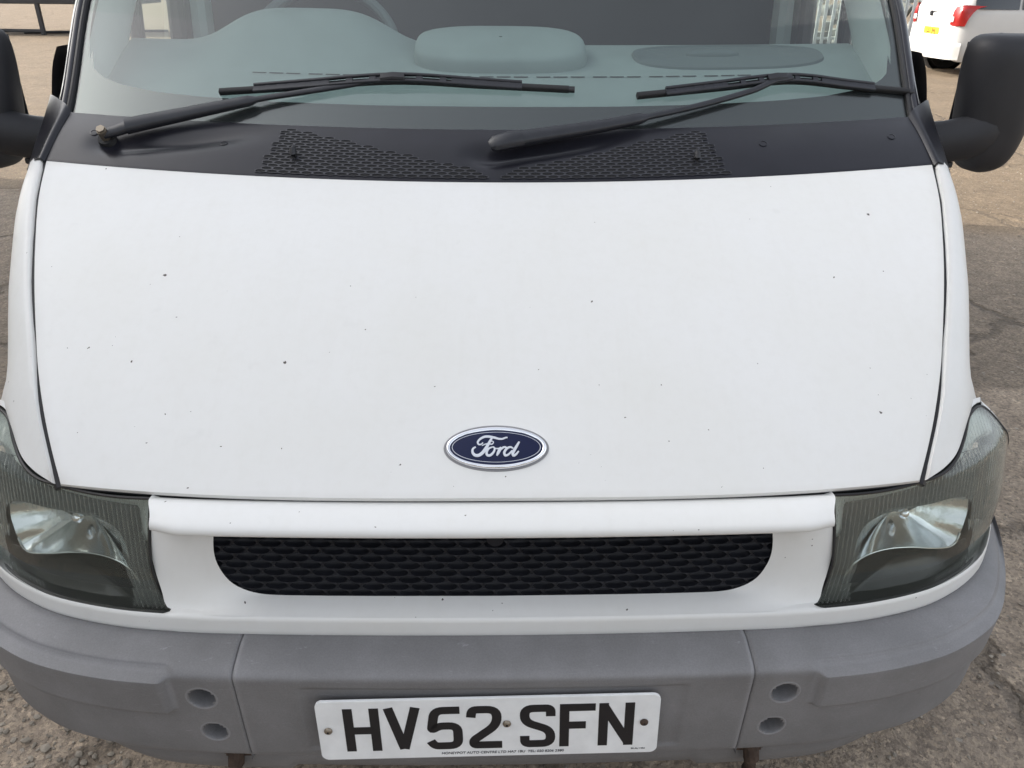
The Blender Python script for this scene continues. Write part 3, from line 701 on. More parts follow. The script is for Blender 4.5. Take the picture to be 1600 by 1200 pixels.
# windscreen
def wsY(x, z): return .80+.10*(x/.86)**2+(z-1.21)/.85
def edge(z): return .878+(.028*sstep(1.2, 1.45, z))-.05*sstep(1.45, 2.0, z)
def windscreen():
    root = empty('windscreen', parent=van); root['label'] = 'windscreen reflecting pale sky, dashboard behind it'
    zs = [1.205+.03*i for i in range(26)]
    bm = bmnew(); add_grid(bm, [[Vector((edge(z)*r, wsY(edge(z)*r, z), z)) for r in [-1+2*j/40 for j in range(41)]] for z in zs]); build('windscreen_glass', bm, 'wsglass', root)
    # printed black border just behind the glass
    half = [(0, 1.247), (.25, 1.2475), (.45, 1.2505), (.60, 1.2555), (.70, 1.2615), (.78, 1.272), (.83, 1.285), (.858, 1.303), (.868, 1.34)]
    def inner_z(x):
        x = abs(x)
        for (a, za), (b, zb) in zip(half, half[1:]):
            if x <= b: t = (x-a)/(b-a); return za+(zb-za)*t
        return None
    bm = bmnew(); n = 120; lo, hi = [], []
    for j in range(n+1):
        x = -.866+1.732*j/n; z1 = inner_z(x); lo.append(Vector((x, wsY(x, 1.203)+.002, 1.203))); hi.append(Vector((x, wsY(x, z1)+.002, z1)))
    add_grid(bm, [lo, [a.lerp(b, .5) for a, b in zip(lo, hi)], hi])
    for s in (-1, 1):
        add_grid(bm, [[Vector((s*x, wsY(x, z)+.0025, z)) for x in (edge(z)-.016-.010*(1-sstep(1.3, 1.36, z)), edge(z)-.0005)] for z in [1.205+.025*i for i in range(30)]])
    build('black_border', bm, 'frit', root)
    for s in (-1, 1):
        bm = bmnew(); add_tube(bm, [Vector((s*(edge(z)+.003), wsY(edge(z), z)-.003, z)) for z in [1.203+.03*i for i in range(26)]], .0062, 8); build('glass_seal', bm, 'seal', root)
windscreen()
def pillars():
    rows = []
    for z in (1.205, 1.26, 1.33, 1.43, 1.6, 1.8, 1.95):
        xe = edge(z); ye = wsY(xe, z); k = sstep(1.2, 1.33, z)
        rows.append([(xe+.007, ye-.001, z), (xe+.012, ye-.008, z+.002), (xe+.026, ye-.003, z), (xe+.040-.002*k, ye+.022, z-.004), (xe+.048-.002*k, ye+.06, z-.01), (xe+.052-.004*k, ye+.10, z-.02)])
    bm = bmnew(); add_grid(bm, loft(rows, 24, 40)); p = build('windscreen_pillar', bm, 'pillar', van, angle=60); mirrored(p, van)
    # door edge with black seal behind the pillar
    rows = [[(edge(z)+.050, wsY(edge(z), z)+.07, z-.03), (edge(z)+.066, wsY(edge(z), z)+.10, z-.03), (edge(z)+.066, wsY(edge(z), z)+.19, z-.03)] for z in (1.18, 1.3, 1.45, 1.7, 1.95)]
    bm = bmnew(); add_grid(bm, loft(rows, 8, 20)); p = build('door_window_frame', bm, 'black', van, angle=60); mirrored(p, van)
    # pale trim inside the pillars
    rows = [[(edge(z)-.004, wsY(edge(z), z)+.03, z), (edge(z)-.012, wsY(edge(z), z)+.10, z), (edge(z)-.006, wsY(edge(z), z)+.24, z), (edge(z)+.02, wsY(edge(z), z)+.30, z)] for z in (1.2, 1.35, 1.6, 1.9)]
    bm = bmnew(); add_grid(bm, loft(rows, 12, 12)); p = build('pillar_trim', bm, 'trim', van, angle=60); mirrored(p, van)
pillars()

# cab and body shell behind the windscreen
def body():
    bm = bmnew()   # roof and load-space shell
    sec = [(.985, .62), (.992, .9), (.985, 1.2), (.955, 1.6), (.905, 1.88), (.82, 1.975), (.5, 2.0), (0, 2.005)]
    full = [(x, z) for x, z in sec]+[(-x, z) for x, z in reversed(sec[:-1])]
    g = []
    for y in (2.0, 3.0, 4.0, 4.9): g.append(cr([(x, y, z) for x, z in full], 60))
    g.append(cr([(x*.97, 4.98, z*.985+.01) for x, z in full], 60))
    vv = add_grid(bm, g); bm.faces.new(vv[-1]); build('load_body', bm, 'paint', van, angle=60)
    bm = bmnew(); g = []
    for y in (1.60, 1.66, 1.75, 1.88, 2.0): g.append(cr([(x, y+.06*(1-abs(x)/.8)*-1*(1 if y < 1.7 else 0), 1.935+.06*sstep(1.58, 1.85, y)+.012*(1-(x/.86)**2)) for x in (-.86, -.6, -.3, 0, .3, .6, .86)], 20))
    add_grid(bm, g); build('cab_roof', bm, 'paint', van)
    for s in (1, -1):
        d = empty('door', parent=van)
        bm = bmnew(); add_grid(bm, loft([[(s*.965, y, 1.245), (s*.988, y, 1.1), (s*.998, y, .85), (s*.99, y, .5)] for y in (1.07, 1.3, 1.7, 1.995)], 10, 10)); build('door_skin', bm, 'paint', d)
        bm = bmnew(); add_box(bm, (s*.90, 1.06, .5), (s*.952, 1.995, 1.262)); build('door_trim', bm, 'dash', d, smooth=False)
        bm = bmnew(); g = [[Vector((s*(.955-.12*sstep(1.2, 2.0, z)*.8), y, z)) for y in (1.15, 1.5, 1.79)] for z in (1.24, 1.45, 1.7, 1.93)]; add_grid(bm, g); build('door_glass', bm, 'sideglass', d)
        bm = bmnew(); add_beam(bm, [(s*.95, 1.82, 1.2), (s*.935, 1.82, 1.5), (s*.88, 1.82, 1.95)], .05, .08, Vector((0, 1, 0))); build('rear_frame', bm, 'black', d)
        bm = bmnew(); add_beam(bm, [(s*.945, 1.475, 1.2), (s*.925, 1.475, 1.5), (s*.87, 1.475, 1.95)], .03, .035, Vector((0, 1, 0))); build('quarter_light_bar', bm, 'black', d)
        bm = bmnew(); add_beam(bm, [(s*.925, 1.90, 1.0), (s*.91, 1.90, 1.5), (s*.86, 1.90, 1.95)], .07, .10, Vector((0, 1, 0))); build('belt_pillar', bm, 'trim', d)
        bm = bmnew(); add_box(bm, (s*.99-.004, 1.35, 1.06), (s*.99+.024, 1.55, 1.10), .008); build('door_handle', bm, 'black', d)
    bm = bmnew(); add_box(bm, (-.93, 1.96, .45), (.93, 1.99, 1.96)); build('bulkhead', bm, 'bulk', van, smooth=False)
    bm = bmnew(); add_box(bm, (-.92, .95, .42), (.92, 1.96, .45)); add_box(bm, (-.90, .30, .32), (.90, 4.9, .40)); build('floor_pan', bm, 'under', van, smooth=False)
    # wheels
    for x in (-.86, .86):
        for y in (.98, 3.9):
            w = empty('wheel', (0, 0, 0), parent=van)
            bm = bmnew(); prof = [(.205, .09), (.29, .10), (.325, .085), (.333, .05), (.333, -.05), (.325, -.085), (.29, -.10), (.205, -.09)]
            add_grid(bm, [[Vector((x+b, y+a*math.cos(t), .333+a*math.sin(t))) for a, b in prof] for t in [2*math.pi*k/40 for k in range(41)]]); build('tyre', bm, 'tyre', w)
            bm = bmnew(); prof = [(.208, .088), (.20, .07), (.17, .03), (.12, .05), (.05, .06), (.001, .06)]; sx = 1 if x > 0 else -1
            add_grid(bm, [[Vector((x+sx*b, y+a*math.cos(t), .333+a*math.sin(t))) for a, b in prof] for t in [2*math.pi*k/32 for k in range(33)]]); build('rim', bm, 'alloy', w)
body()

# dashboard
def dash():
    root = empty('dashboard', parent=van); root['label'] = 'grey moulded dashboard top behind the windscreen'
    bm = bmnew(); xs = [-.90+1.80*j/110 for j in range(111)]
    def dz(x, y):
        t = (y-.86)/.49; z = 1.222+.112*t-.018*max(0, t-.75)*2
        # instrument hood
        a = math.exp(-abs((x+.46)/.215)**4); z += .078*a*sstep(1.10, 1.335, y)
        a = math.exp(-abs((x+.80)/.1)**2); z += 0*a
        z += .012*math.sin(t*2.2)*(abs(x)/.9)**2
        return z
    ys = [.845+.015*i for i in range(35)]
    g = [[Vector((x, y+.10*(x/.86)**2*(1-sstep(.9, 1.36, y)), dz(x, y)-.10*sstep(1.345, 1.355, y)*0)) for x in xs] for y in ys]
    g.append([p+Vector((0, .012, -.02)) for p in g[-1]]); g.append([p+Vector((0, .02, -.35)) for p in g[-2]])
    add_grid(bm, g); build('dash_top', bm, 'dash', root, angle=50)
    def surf(x, y): return Vector((x, y+.10*(x/.86)**2*(1-sstep(.9, 1.36, y)), dz(x, y)))
    # storage lid hump in the middle
    rows = []; cx, hw = .015, .205
    for k in range(13):
        f = k/12; row = []
        for q in range(48):
            a = 2*math.pi*q/48; n = 3.2; ca, sa = math.cos(a), math.sin(a); rr = (abs(ca)**n+abs(sa)**n)**(-1/n)
            s = [1.0, 1.0, .995, .985, .97, .94, .9, .85, .75, .6, .4, .2, .02][k]
            x, y = cx+hw*rr*ca*s, 1.225+.105*rr*sa*s; h = [-.01, .01, .018, .026, .032, .037, .040, .042, .044, .0455, .0465, .047, .047][k]
            p = surf(x, y); row.append(p+Vector((0, 0, h*(1.0+.25*(y-1.22)/.1))))
        rows.append(row)
    bm = bmnew(); add_grid(bm, rows, closed_u=True); build('storage_lid', bm, 'dash', root, angle=60)
    # darker lid in front of the passenger
    def rr_loop(cx, cy, hx, hy, s, n=3.0, m=48):
        out = []
        for q in range(m):
            a = 2*math.pi*q/m; ca, sa = math.cos(a), math.sin(a); r = (abs(ca)**n+abs(sa)**n)**(-1/n); out.append((cx+hx*r*ca*s, cy+hy*r*sa*s))
        return out
    bm = bmnew(); rows = []
    for s, h in ((1.04, -.002), (1.02, .005), (.985, .005), (.97, .001), (.6, .001), (.2, .001), (.01, .001)): rows.append([surf(x, y)+Vector((0, 0, h)) for x, y in rr_loop(.565, 1.235, .225, .095, s)])
    add_grid(bm, rows, closed_u=True); build('passenger_lid', bm, 'dashdark', root, angle=50)
    bm = bmnew(); rows = [[surf(x, y)+Vector((0, 0, h)) for x, y in rr_loop(.53, 1.245, .065, .018, s, 2.4, 24)] for s, h in ((1.0, .0), (.95, .006), (.6, .012), (.02, .013))]
    add_grid(bm, rows, closed_u=True); build('lid_latch', bm, 'dashdark', root)
    # defroster slots along the glass
    k = 0; x = -.55
    while x < .60:
        if k % 4 != 3:
            bm = bmnew(); add_grid(bm, [[surf(x+.032*j/4, y)+Vector((0, 0, .0015)) for j in range(5)] for y in (1.092, 1.098)]); build('defroster_slot', bm, 'slot', root, smooth=False); x += .039
        else: x += .012
        k += 1
    # steering wheel on the right-hand-drive side
    sw = empty('steering_wheel', parent=van); c = Vector((-.46, 1.50, 1.292)); tilt = Matrix.Rotation(R(-38), 3, 'X')
    bm = bmnew(); add_tube(bm, [c+tilt @ Vector((.195*math.cos(a), 0, .195*math.sin(a))) for a in [2*math.pi*q/60 for q in range(61)]], .0145, 10, up=tilt @ Vector((0, 1, 0))); build('rim', bm, 'dashdark', sw)
    bm = bmnew()
    for a in (R(-20), R(200), R(270)): add_beam(bm, [c, c+tilt @ Vector((.19*math.cos(a), 0, .19*math.sin(a)))], .04, .02, tilt @ Vector((0, 1, 0)))
    bmesh.ops.create_uvsphere(bm, u_segments=20, v_segments=12, radius=.075, matrix=Matrix.Translation(c) @ tilt.to_4x4() @ Matrix.Scale(.5, 4, (0, 1, 0))); build('hub', bm, 'dashdark', sw)
dash()

# wipers
WN = Vector((0, -.65, .76)).normalized()
def toward(p, d): p = Vector(p); return p+(CAMPOS-p).normalized()*0+WN*d
def wiper(label, spindle, arm, blade, cap, bowN):
    w = empty('wiper', parent=van); w['label'] = label
    bm = bmnew(); a = cr(arm, 36); n = len(a)
    ws, hs = [], []
    for i in range(n):
        t = i/(n-1); ws.append(.031-.011*t*2 if t < .46 else (.0115 if t < .97 else .018)); hs.append(.022-.008*min(1, t*2) if t < .46 else .0085)
    add_beam(bm, a, ws, hs, WN, .22); build('wiper_arm', bm, 'wiper', w, angle=50)
    if cap:
        bm = bmnew(); p0, p1 = Vector(arm[0]), Vector(arm[1]); d = (p1-p0).normalized()
        add_beam(bm, [p0-d*.022-WN*.002, p0-d*.012+WN*.001, p0+d*.02+WN*.003, p0+d*.042+WN*.002], [.020, .034, .037, .037], [.010, .018, .024, .024], WN, .35); build('spindle_cap', bm, 'wiper', w, angle=60)
    else:
        bm = bmnew(); p0, p1 = Vector(arm[0]), Vector(arm[1]); d = (p1-p0).normalized()
        add_beam(bm, [p0-d*.045-WN*.008, p0-d*.02-WN*.006, p0+d*.004-WN*.002], [.020, .024, .026], [.014, .016, .016], WN, .3); build('arm_knuckle', bm, 'wiper', w, angle=50)
        q = p0-d*.045
        bm = bmnew(); add_tube(bm, [q-WN*.02, q+WN*.004], .0095, 12); add_tube(bm, [q+WN*.004, q+WN*.009], .0085, 6, up=Vector((1, 0, 0))); build('spindle_nut', bm, 'steel', w, angle=30)
        bm = bmnew(); add_tube(bm, [q-WN*.035, q-WN*.018], [.021, .016], 16); build('spindle_boot', bm, 'rubber', w)
    L, C, Rr = [Vector(p) for p in blade]
    path = cr([L, L.lerp(C, .5)+(0, 0, 0) if False else L.lerp(C, .5), C, C.lerp(Rr, .5), Rr], 30)
    bm = bmnew(); add_beam(bm, [p+WN*.006 for p in path], .012, .012, WN, .15); build('wiper_rubber', bm, 'rubber', w, angle=50)
    # pressed steel bridge with rows of slots: two rails joined by little cross pieces
    bm = bmnew(); m = len(path)
    i0, i1 = int(m*.10), int(m*.90); sub = path[i0:i1]
    hh = [.011+.005*math.sin(math.pi*(k/(len(sub)-1))) for k in range(len(sub))]
    for s in (-1, 1): add_beam(bm, [p+WN*h+Vector((0, .55, .55)).normalized()*(.0075*s) for p, h in zip(sub, hh)], .0060, .007, WN, .2)
    for k in range(0, len(sub)-1):
        if k % 2 == 0 or k < 6 or k > len(sub)-8: add_beam(bm, [(sub[k].lerp(sub[k+1], .0))+WN*(hh[k]-.0005), sub[k].lerp(sub[k+1], .55 if 6 <= k <= len(sub)-8 else 1.0)+WN*(hh[k]-.0005)], .014, .0045, WN, .1)
    build('wiper_bridge', bm, 'wiper', w, angle=40)
    bm = bmnew(); k = m//2; add_beam(bm, [path[k-1]+WN*.017, path[k]+WN*.020, path[k+1]+WN*.018], .018, .010, WN, .3); build('blade_clip', bm, 'black', w)
    bm = bmnew(); d = (path[-1]-path[-2]).normalized(); add_beam(bm, [path[-1]+WN*.006, path[-1]+d*.012+WN*.006], .012, .009, WN, .2); build('blade_end', bm, 'black', w)
def onw(x, z): return Vector((x, wsY(x, z), z))
wiper('wiper arm and blade lying in front of the driver, bare spindle nut', None,
      [(-.722, .806, 1.212), (-.66, .825, 1.223), (-.555, .849, 1.242), (-.470, .864, 1.257), (-.40, .872, 1.267), (-.27, .884, 1.286), (-.235, .887, 1.293), (-.195, .889, 1.299)],
      [onw(-.559, 1.261), onw(-.198, 1.285), onw(.150, 1.273)], False, 1)
wiper('wiper arm and blade on the passenger side, spindle under a plastic cap', None,
      [(.012, .738, 1.196), (.06, .752, 1.203), (.20, .785, 1.219), (.30, .814, 1.233), (.42, .854, 1.252), (.535, .897, 1.276), (.575, .914, 1.290), (.618, .930, 1.299)],
      [onw(.289, 1.262), onw(.618, 1.285), onw(.888, 1.262)], True, 1)

# door mirrors
def mirrors():
    def make(lab):
        m = empty('door_mirror', parent=van); m['label'] = lab; return m
    m = make('black plastic door mirror on the right side of the picture'); objs = []
    lev = [(1.087, 1.104, 1.128, .04), (1.092, 1.085, 1.145, .06), (1.104, 1.068, 1.163, .085), (1.13, 1.053, 1.178, .105), (1.17, 1.043, 1.188, .115), (1.23, 1.035, 1.196, .12), (1.30, 1.029, 1.202, .12), (1.345, 1.030, 1.203, .115), (1.366, 1.037, 1.196, .10), (1.376, 1.052, 1.180, .075), (1.379, 1.08, 1.15, .04)]
    rows = []
    for z, a, b, dep in lev:
        cx, hw = (a+b)/2, (b-a)/2; row = []
        for q in range(40):
            t = 2*math.pi*q/40; n = 2.8; ca, sa = math.cos(t), math.sin(t); r = (abs(ca)**n+abs(sa)**n)**(-1/n)
            y = 1.03+(dep*.62*r*sa if sa < 0 else dep*.25*r*sa); row.append((cx+hw*r*ca, y, z))
        rows.append(row)
    bm = bmnew(); cols = [cr([r[q] for r in rows], 40) for q in range(40)]; g = [[cols[q][k] for q in range(40)] for k in range(41)]
    vv = add_grid(bm, g, closed_u=True); bm.faces.new(vv[0]); bm.faces.new(vv[-1]); objs.append(build('mirror_housing', bm, 'mirrorblack', m, angle=50))
    bm = bmnew(); path = cr([(.945, 1.02, 1.150), (.985, 1.005, 1.152), (1.03, .995, 1.160), (1.075, .992, 1.172), (1.11, 1.0, 1.19)], 20)
    rad = [.050-.006*math.sin(math.pi*i/20)+.006*i/20 for i in range(21)]; add_tube(bm, path, rad, 18, flat=(.75, 1)); objs.append(build('mirror_arm', bm, 'mirrorblack', m, angle=60))
    bm = bmnew(); add_box(bm, (.945, .985, 1.095), (1.04, 1.03, 1.118), .006); objs.append(build('arm_foot', bm, 'mirrorblack', m))
    bm = bmnew(); add_grid(bm, [[Vector((x, 1.062, z)) for x in (1.045, 1.19)] for z in (1.15, 1.36)]); objs.append(build('mirror_glass', bm, 'mirrorglass', m, smooth=False))
    # sail piece filling the corner of the door window
    bm = bmnew(); g = loft([[(.958, .99, 1.20), (.963, 1.06, 1.19), (.968, 1.18, 1.20)], [(.956, 1.04, 1.30), (.962, 1.08, 1.30), (.965, 1.17, 1.30)], [(.955, 1.075, 1.335), (.960, 1.10, 1.335), (.963, 1.16, 1.335)]], 8, 8); add_grid(bm, g); objs.append(build('sail_panel', bm, 'black', m))
    m2 = make('black plastic door mirror on the left side, cut by the picture edge')
    for o in objs: mirrored(o, m2)
mirrors()

# badge on the hood
def badge():
    root = empty('badge', parent=van); root['label'] = 'blue oval badge with chrome rim and white script'
    # local frame on the hood: x across, v up the slope, n outwards
    t = .107; c = hood_center(t); d = (hood_center(t+.02)-hood_center(t-.02)).normalized(); n = Vector((0, -d.z, d.y))
    A, Bh = .0745, .0335
    rot = Matrix(((1, 0, 0, .002), (0, -n.y, d.y, c.y), (0, -n.z, d.z, c.z), (0, 0, 0, 1)))   # local x, y(inwards), z(up slope)
    def fin(name, bm, mat, angle=40): bmesh.ops.transform(bm, matrix=rot, verts=bm.verts); return build(name, bm, mat, root, angle=angle)
    def ring(s, y, da=0): return [Vector(((A*s+da)*math.cos(a), y, (Bh*s+da)*math.sin(a))) for a in [2*math.pi*k/72 for k in range(72)]]
    bm = bmnew(); add_grid(bm, [ring(1, .003, .0035), ring(1, -.0006, .0030), ring(1, -.0012, .0008), ring(1, -.0008, 0)], closed_u=True); fin('badge_gasket', bm, 'bumper')
    bm = bmnew(); add_grid(bm, [ring(1, .002), ring(1, -.003, -.0003), ring(1, -.0052, -.0022), ring(1, -.0055, -.0040), ring(1, -.0040, -.0062)], closed_u=True); fin('badge_rim', bm, 'chrome', 70)
    bm = bmnew(); vv = add_grid(bm, [ring(1, -.0040, -.0060), ring(.75, -.0050), ring(.4, -.0056), ring(.02, -.0058)], closed_u=True); bm.faces.new(vv[-1]); fin('badge_field', bm, 'badgeblue', 70)
    bm = bmnew(); add_grid(bm, [ring(1, -.0046, -.0092), ring(1, -.0052, -.0095), ring(1, -.0052, -.0101), ring(1, -.0046, -.0104)], closed_u=True); fin('badge_line', bm, 'silver')
    S = .1415/1290
    def P(l): return [((x-800)*S, -(y-383)*S*1.12) for x, y in l]
    paths = [([(950, 264), (925, 266), (880, 282), (830, 280), (770, 264), (700, 252), (640, 254), (580, 285), (550, 325), (562, 352), (595, 352), (622, 330)], 26),
             ([(742, 268), (715, 310), (690, 355), (655, 410), (615, 460), (565, 492), (515, 490), (484, 455), (488, 408), (525, 384)], 34),
             ([(606, 370), (650, 350), (700, 345), (740, 350), (762, 325), (742, 308), (728, 320)], 13),
             ([(745, 388), (700, 405), (670, 455), (680, 490), (715, 494), (760, 455), (778, 410), (760, 386), (735, 392)], 26),
             ([(778, 400), (815, 408), (852, 396)], 14), ([(862, 388), (835, 440), (806, 497)], 32), ([(828, 452), (865, 412), (905, 388), (932, 396), (918, 418)], 22),
             ([(1025, 405), (985, 388), (935, 412), (905, 460), (920, 495), (965, 480), (1010, 430)], 26),
             ([(1108, 318), (1075, 370), (1040, 425), (1018, 470), (1030, 496), (1062, 480), (1098, 440)], 30)]
    bm = bmnew()
    for k, (l, wd) in enumerate(paths): add_stroke(bm, [(p.x, p.y) for p in cr([(x, y, 0) for x, y in P(l)], 26)], wd*S, -.0045, -.0064-.00003*k, lambda t: .55+.75*math.sin(math.pi*min(1, max(0, t*.9+.08))))
    fin('badge_script', bm, 'silver')
badge()

# ------------------------------------------------------------------ parked car behind on the right
def car():
    root = empty('parked_car', (7.7, 14.4, 0), 'white people carrier parked side-on behind the right door mirror', 'car')
    hw = .88
    sts = [(.00, .86, .34, .93, 1.10), (.03, .90, .29, .97, 1.14), (.12, .955, .25, 1.02, 1.28), (.35, .985, .24, 1.045, 1.50), (.8, 1.0, .24, 1.05, 1.60), (1.6, 1.0, .22, 1.03, 1.63), (2.6, 1.0, .22, 1.00, 1.60), (3.3, .99, .22, .98, 1.25), (4.0, .95, .25, .90, .98), (4.4, .85, .30, .75, .80)]
    rows = []
    for x, k, zb, belt, roof in sts:
        w = hw*k; half = [(w*.93, zb), (w*.985, zb+.10), (w, zb+.30), (w*.995, (zb+belt)/2+.12), (w*.97, belt), (w*.95, belt+.03), (w*.90, belt+(roof-belt)*.45), (w*.80, belt+(roof-belt)*.88), (w*.60, roof-.004), (0, roof)]
        rows.append([(x, y, z) for y, z in half]+[(x, -y, z) for y, z in reversed(half[:-1])])
    bm = bmnew(); g = loft(rows, 60, 60); vv = add_grid(bm, g); bm.faces.new(vv[0]); bm.faces.new(vv[-1]); build('body', bm, 'carpaint', root, angle=40)
    # glasshouse: side glass both sides, rear glass
    def sideglass(s, x0, x1):
        bm = bmnew(); a = []
        for x in [x0+(x1-x0)*i/8 for i in range(9)]:
            f = min(1, max(0, (x-.1)/.7)); belt = 1.065-.01*f; roof = 1.30+.22*f
            a.append([Vector((x, s*(hw*.972+.006), belt)), Vector((x, s*(hw*.90+.018), belt+(roof-belt)*.5)), Vector((x, s*(hw*.82+.012), roof))])
        add_grid(bm, a); return build('side_window', bm, 'carglass', root)
    for s in (-1, 1): sideglass(s, .22, .95); sideglass(s, 1.0, 1.75); sideglass(s, 1.8, 2.5)
    bm = bmnew(); add_grid(bm, [[Vector((x, y, z)) for y in (-.66, -.3, 0, .3, .66)] for x, z in ((.012, 1.005), (.05, 1.12), (.18, 1.36))]); build('rear_window', bm, 'carglass', root)
    for s in (-1, 1):
        bm = bmnew(); y0 = s*.885
        g = [[(-.02, s*.60, .82), (-.012, s*.70, .80), (.02, s*.80, .80), (.10, s*.868, .80)], [(-.02, s*.63, .93), (-.012, s*.73, .93), (.02, s*.82, .93), (.14, s*.882, .93)], [(-.012, s*.64, 1.03), (0, s*.74, 1.04), (.04, s*.83, 1.05), (.24, s*.880, 1.06)], [(.0, s*.67, 1.09), (.02, s*.75, 1.11), (.07, s*.82, 1.12), (.40, s*.868, 1.105)]]
        add_grid(bm, loft(g, 14, 14)); l = build('tail_light', bm, 'red', root, angle=70)
        bm = bmnew(); add_box(bm, (-.030, s*.66-.045, .86), (-.018, s*.66+.045, .94), .004); build('reversing_lamp', bm, 'clearlamp', l)
        bm = bmnew(); add_box(bm, (-.012, s*.62-.07, .375), (.03, s*.62+.07, .42), .006); build('fog_lamp', bm, 'red', root)
    bm = bmnew(); add_grid(bm, loft([[(.10, -.885, .28), (-.02, -.76, .28), (-.045, 0, .27), (-.02, .76, .28), (.10, .885, .28)], [(.10, -.89, .42), (-.04, -.78, .42), (-.07, 0, .42), (-.04, .78, .42), (.10, .89, .42)], [(.10, -.885, .53), (-.035, -.77, .535), (-.06, 0, .54), (-.035, .77, .535), (.10, .885, .53)], [(.10, -.86, .545), (.01, -.75, .55), (0, 0, .555), (.01, .75, .55), (.10, .86, .545)]], 30, 16)); build('rear_bumper', bm, 'carpaint', root, angle=60)
    pl = empty('number_plate', parent=root); bm = bmnew(); add_box(bm, (-.012, -.26, .645), (.0, .26, .755), .004); build('plate_board', bm, 'yellow', pl)
    cu = bpy.data.curves.new('t', 'FONT'); cu.body = 'L51 JNJ'; cu.size = .105; cu.extrude = .001; cu.offset = .002; cu.align_x = 'CENTER'
    o = bpy.data.objects.new('t', cu); col.objects.link(o); me = bpy.data.meshes.new_from_object(o.evaluated_get(bpy.context.evaluated_depsgraph_get())); bpy.data.objects.remove(o)
    me.transform(Matrix(((0, 0, -1, -.0135), (-1, 0, 0, 0), (0, 1, 0, .663), (0, 0, 0, 1)))); me.materials.clear(); me.materials.append(M['glyph']); link(bpy.data.objects.new('plate_characters', me), pl)
    bm = bmnew(); add_box(bm, (-.014, -.36, .775), (.0, .36, .800), .006); build('plate_light_trim', bm, 'carpaint', root)
    bm = bmnew(); add_beam(bm, [(-.01, .10, .985), (.0, .02, 1.0), (.02, -.34, 1.03)], .018, .02, Vector((-1, 0, 0))); add_box(bm, (-.03, .07, .93), (.0, .15, 1.01), .01); build('rear_wiper', bm, 'black', root)
    for s in (-1, 1):
        bm = bmnew(); add_box(bm, (1.10, s*.872-.02, .93), (1.30, s*.872+.02, .955), .008); build('door_handle', bm, 'carpaint', root)
        for x in (.74, 3.5):
            w = empty('wheel', parent=root); rr = .325
            bm = bmnew(); ring = lambda r, y: [Vector((x+r*math.cos(a), y, rr+r*math.sin(a))) for a in [2*math.pi*k/36 for k in range(36)]]
            vv = add_grid(bm, [ring(.385, s*.70), ring(.385, s*.889), ring(.37, s*.890)], closed_u=True); bm.faces.new(vv[-1]); build('wheel_arch', bm, 'under', w)
            bm = bmnew(); add_grid(bm, [ring(.20, s*.70), ring(.31, s*.69), ring(.325, s*.72), ring(.325, s*.87), ring(.30, s*.895), ring(.215, s*.895)], closed_u=True); build('tyre', bm, 'tyre', w)
            bm = bmnew(); vv = add_grid(bm, [ring(.217, s*.893), ring(.20, s*.88), ring(.07, s*.885), ring(.01, s*.89)], closed_u=True); bm.faces.new(vv[-1]); build('rim', bm, 'alloy', w)
car()

# ------------------------------------------------------------------ palisade fence and scrap behind it
def fence():
    root = empty('palisade_fence', (0, 17.7, 0), 'galvanised palisade fence seen through the van side window', 'fence')
    bm = bmnew(); add_beam(bm, [(0, 0, .06), (0, 0, 1.72), (0, 0, 1.80)], [.07, .07, .012], [.022, .022, .012], Vector((0, -1, 0)), .2); p = build('pale', bm, 'galv', root, angle=40)
    p.location.x = 3.0
    for k in range(1, 62):
        c = p.copy(); col.objects.link(c); c.parent = root; c.location = (3.0+k*.155, 0, random.uniform(-.01, .01)); c.rotation_euler.y = random.gauss(0, .006)
    for z in (.35, 1.45):
        bm = bmnew(); add_box(bm, (2.8, .02, z-.025), (12.6, .06, z+.025), .004); build('rail', bm, 'galv', root, smooth=False)
    for x in (2.9, 5.65, 8.4, 11.15):
        bm = bmnew(); add_box(bm, (x-.05, .07, 0), (x+.05, .17, 1.75), .005); build('post', bm, 'galv', root, smooth=False)
    bm = bmnew()
    for _ in range(420):
        x, y = random.uniform(2.5, 13), random.uniform(.8, 3.2); s = random.uniform(.06, .34); z = random.uniform(0, 1.5)*(.4+.2*y)
        r = bmesh.ops.create_cube(bm, size=s, matrix=Matrix.Translation((x, 17.7+y, z)) @ Matrix.Rotation(random.uniform(0, 3), 4, 'Z') @ Matrix.Rotation(random.uniform(-.5, .5), 4, 'X') @ Matrix.Diagonal((random.uniform(.3, 2.2), random.uniform(.3, 1), random.uniform(.1, 1), 1)))
    s = build('scrap_heap', bm, 'scrap', smooth=False); s['kind'] = 'stuff'; s['label'] = 'heap of scrap pieces behind the palisade fence'; s['category'] = 'scrap'
fence()
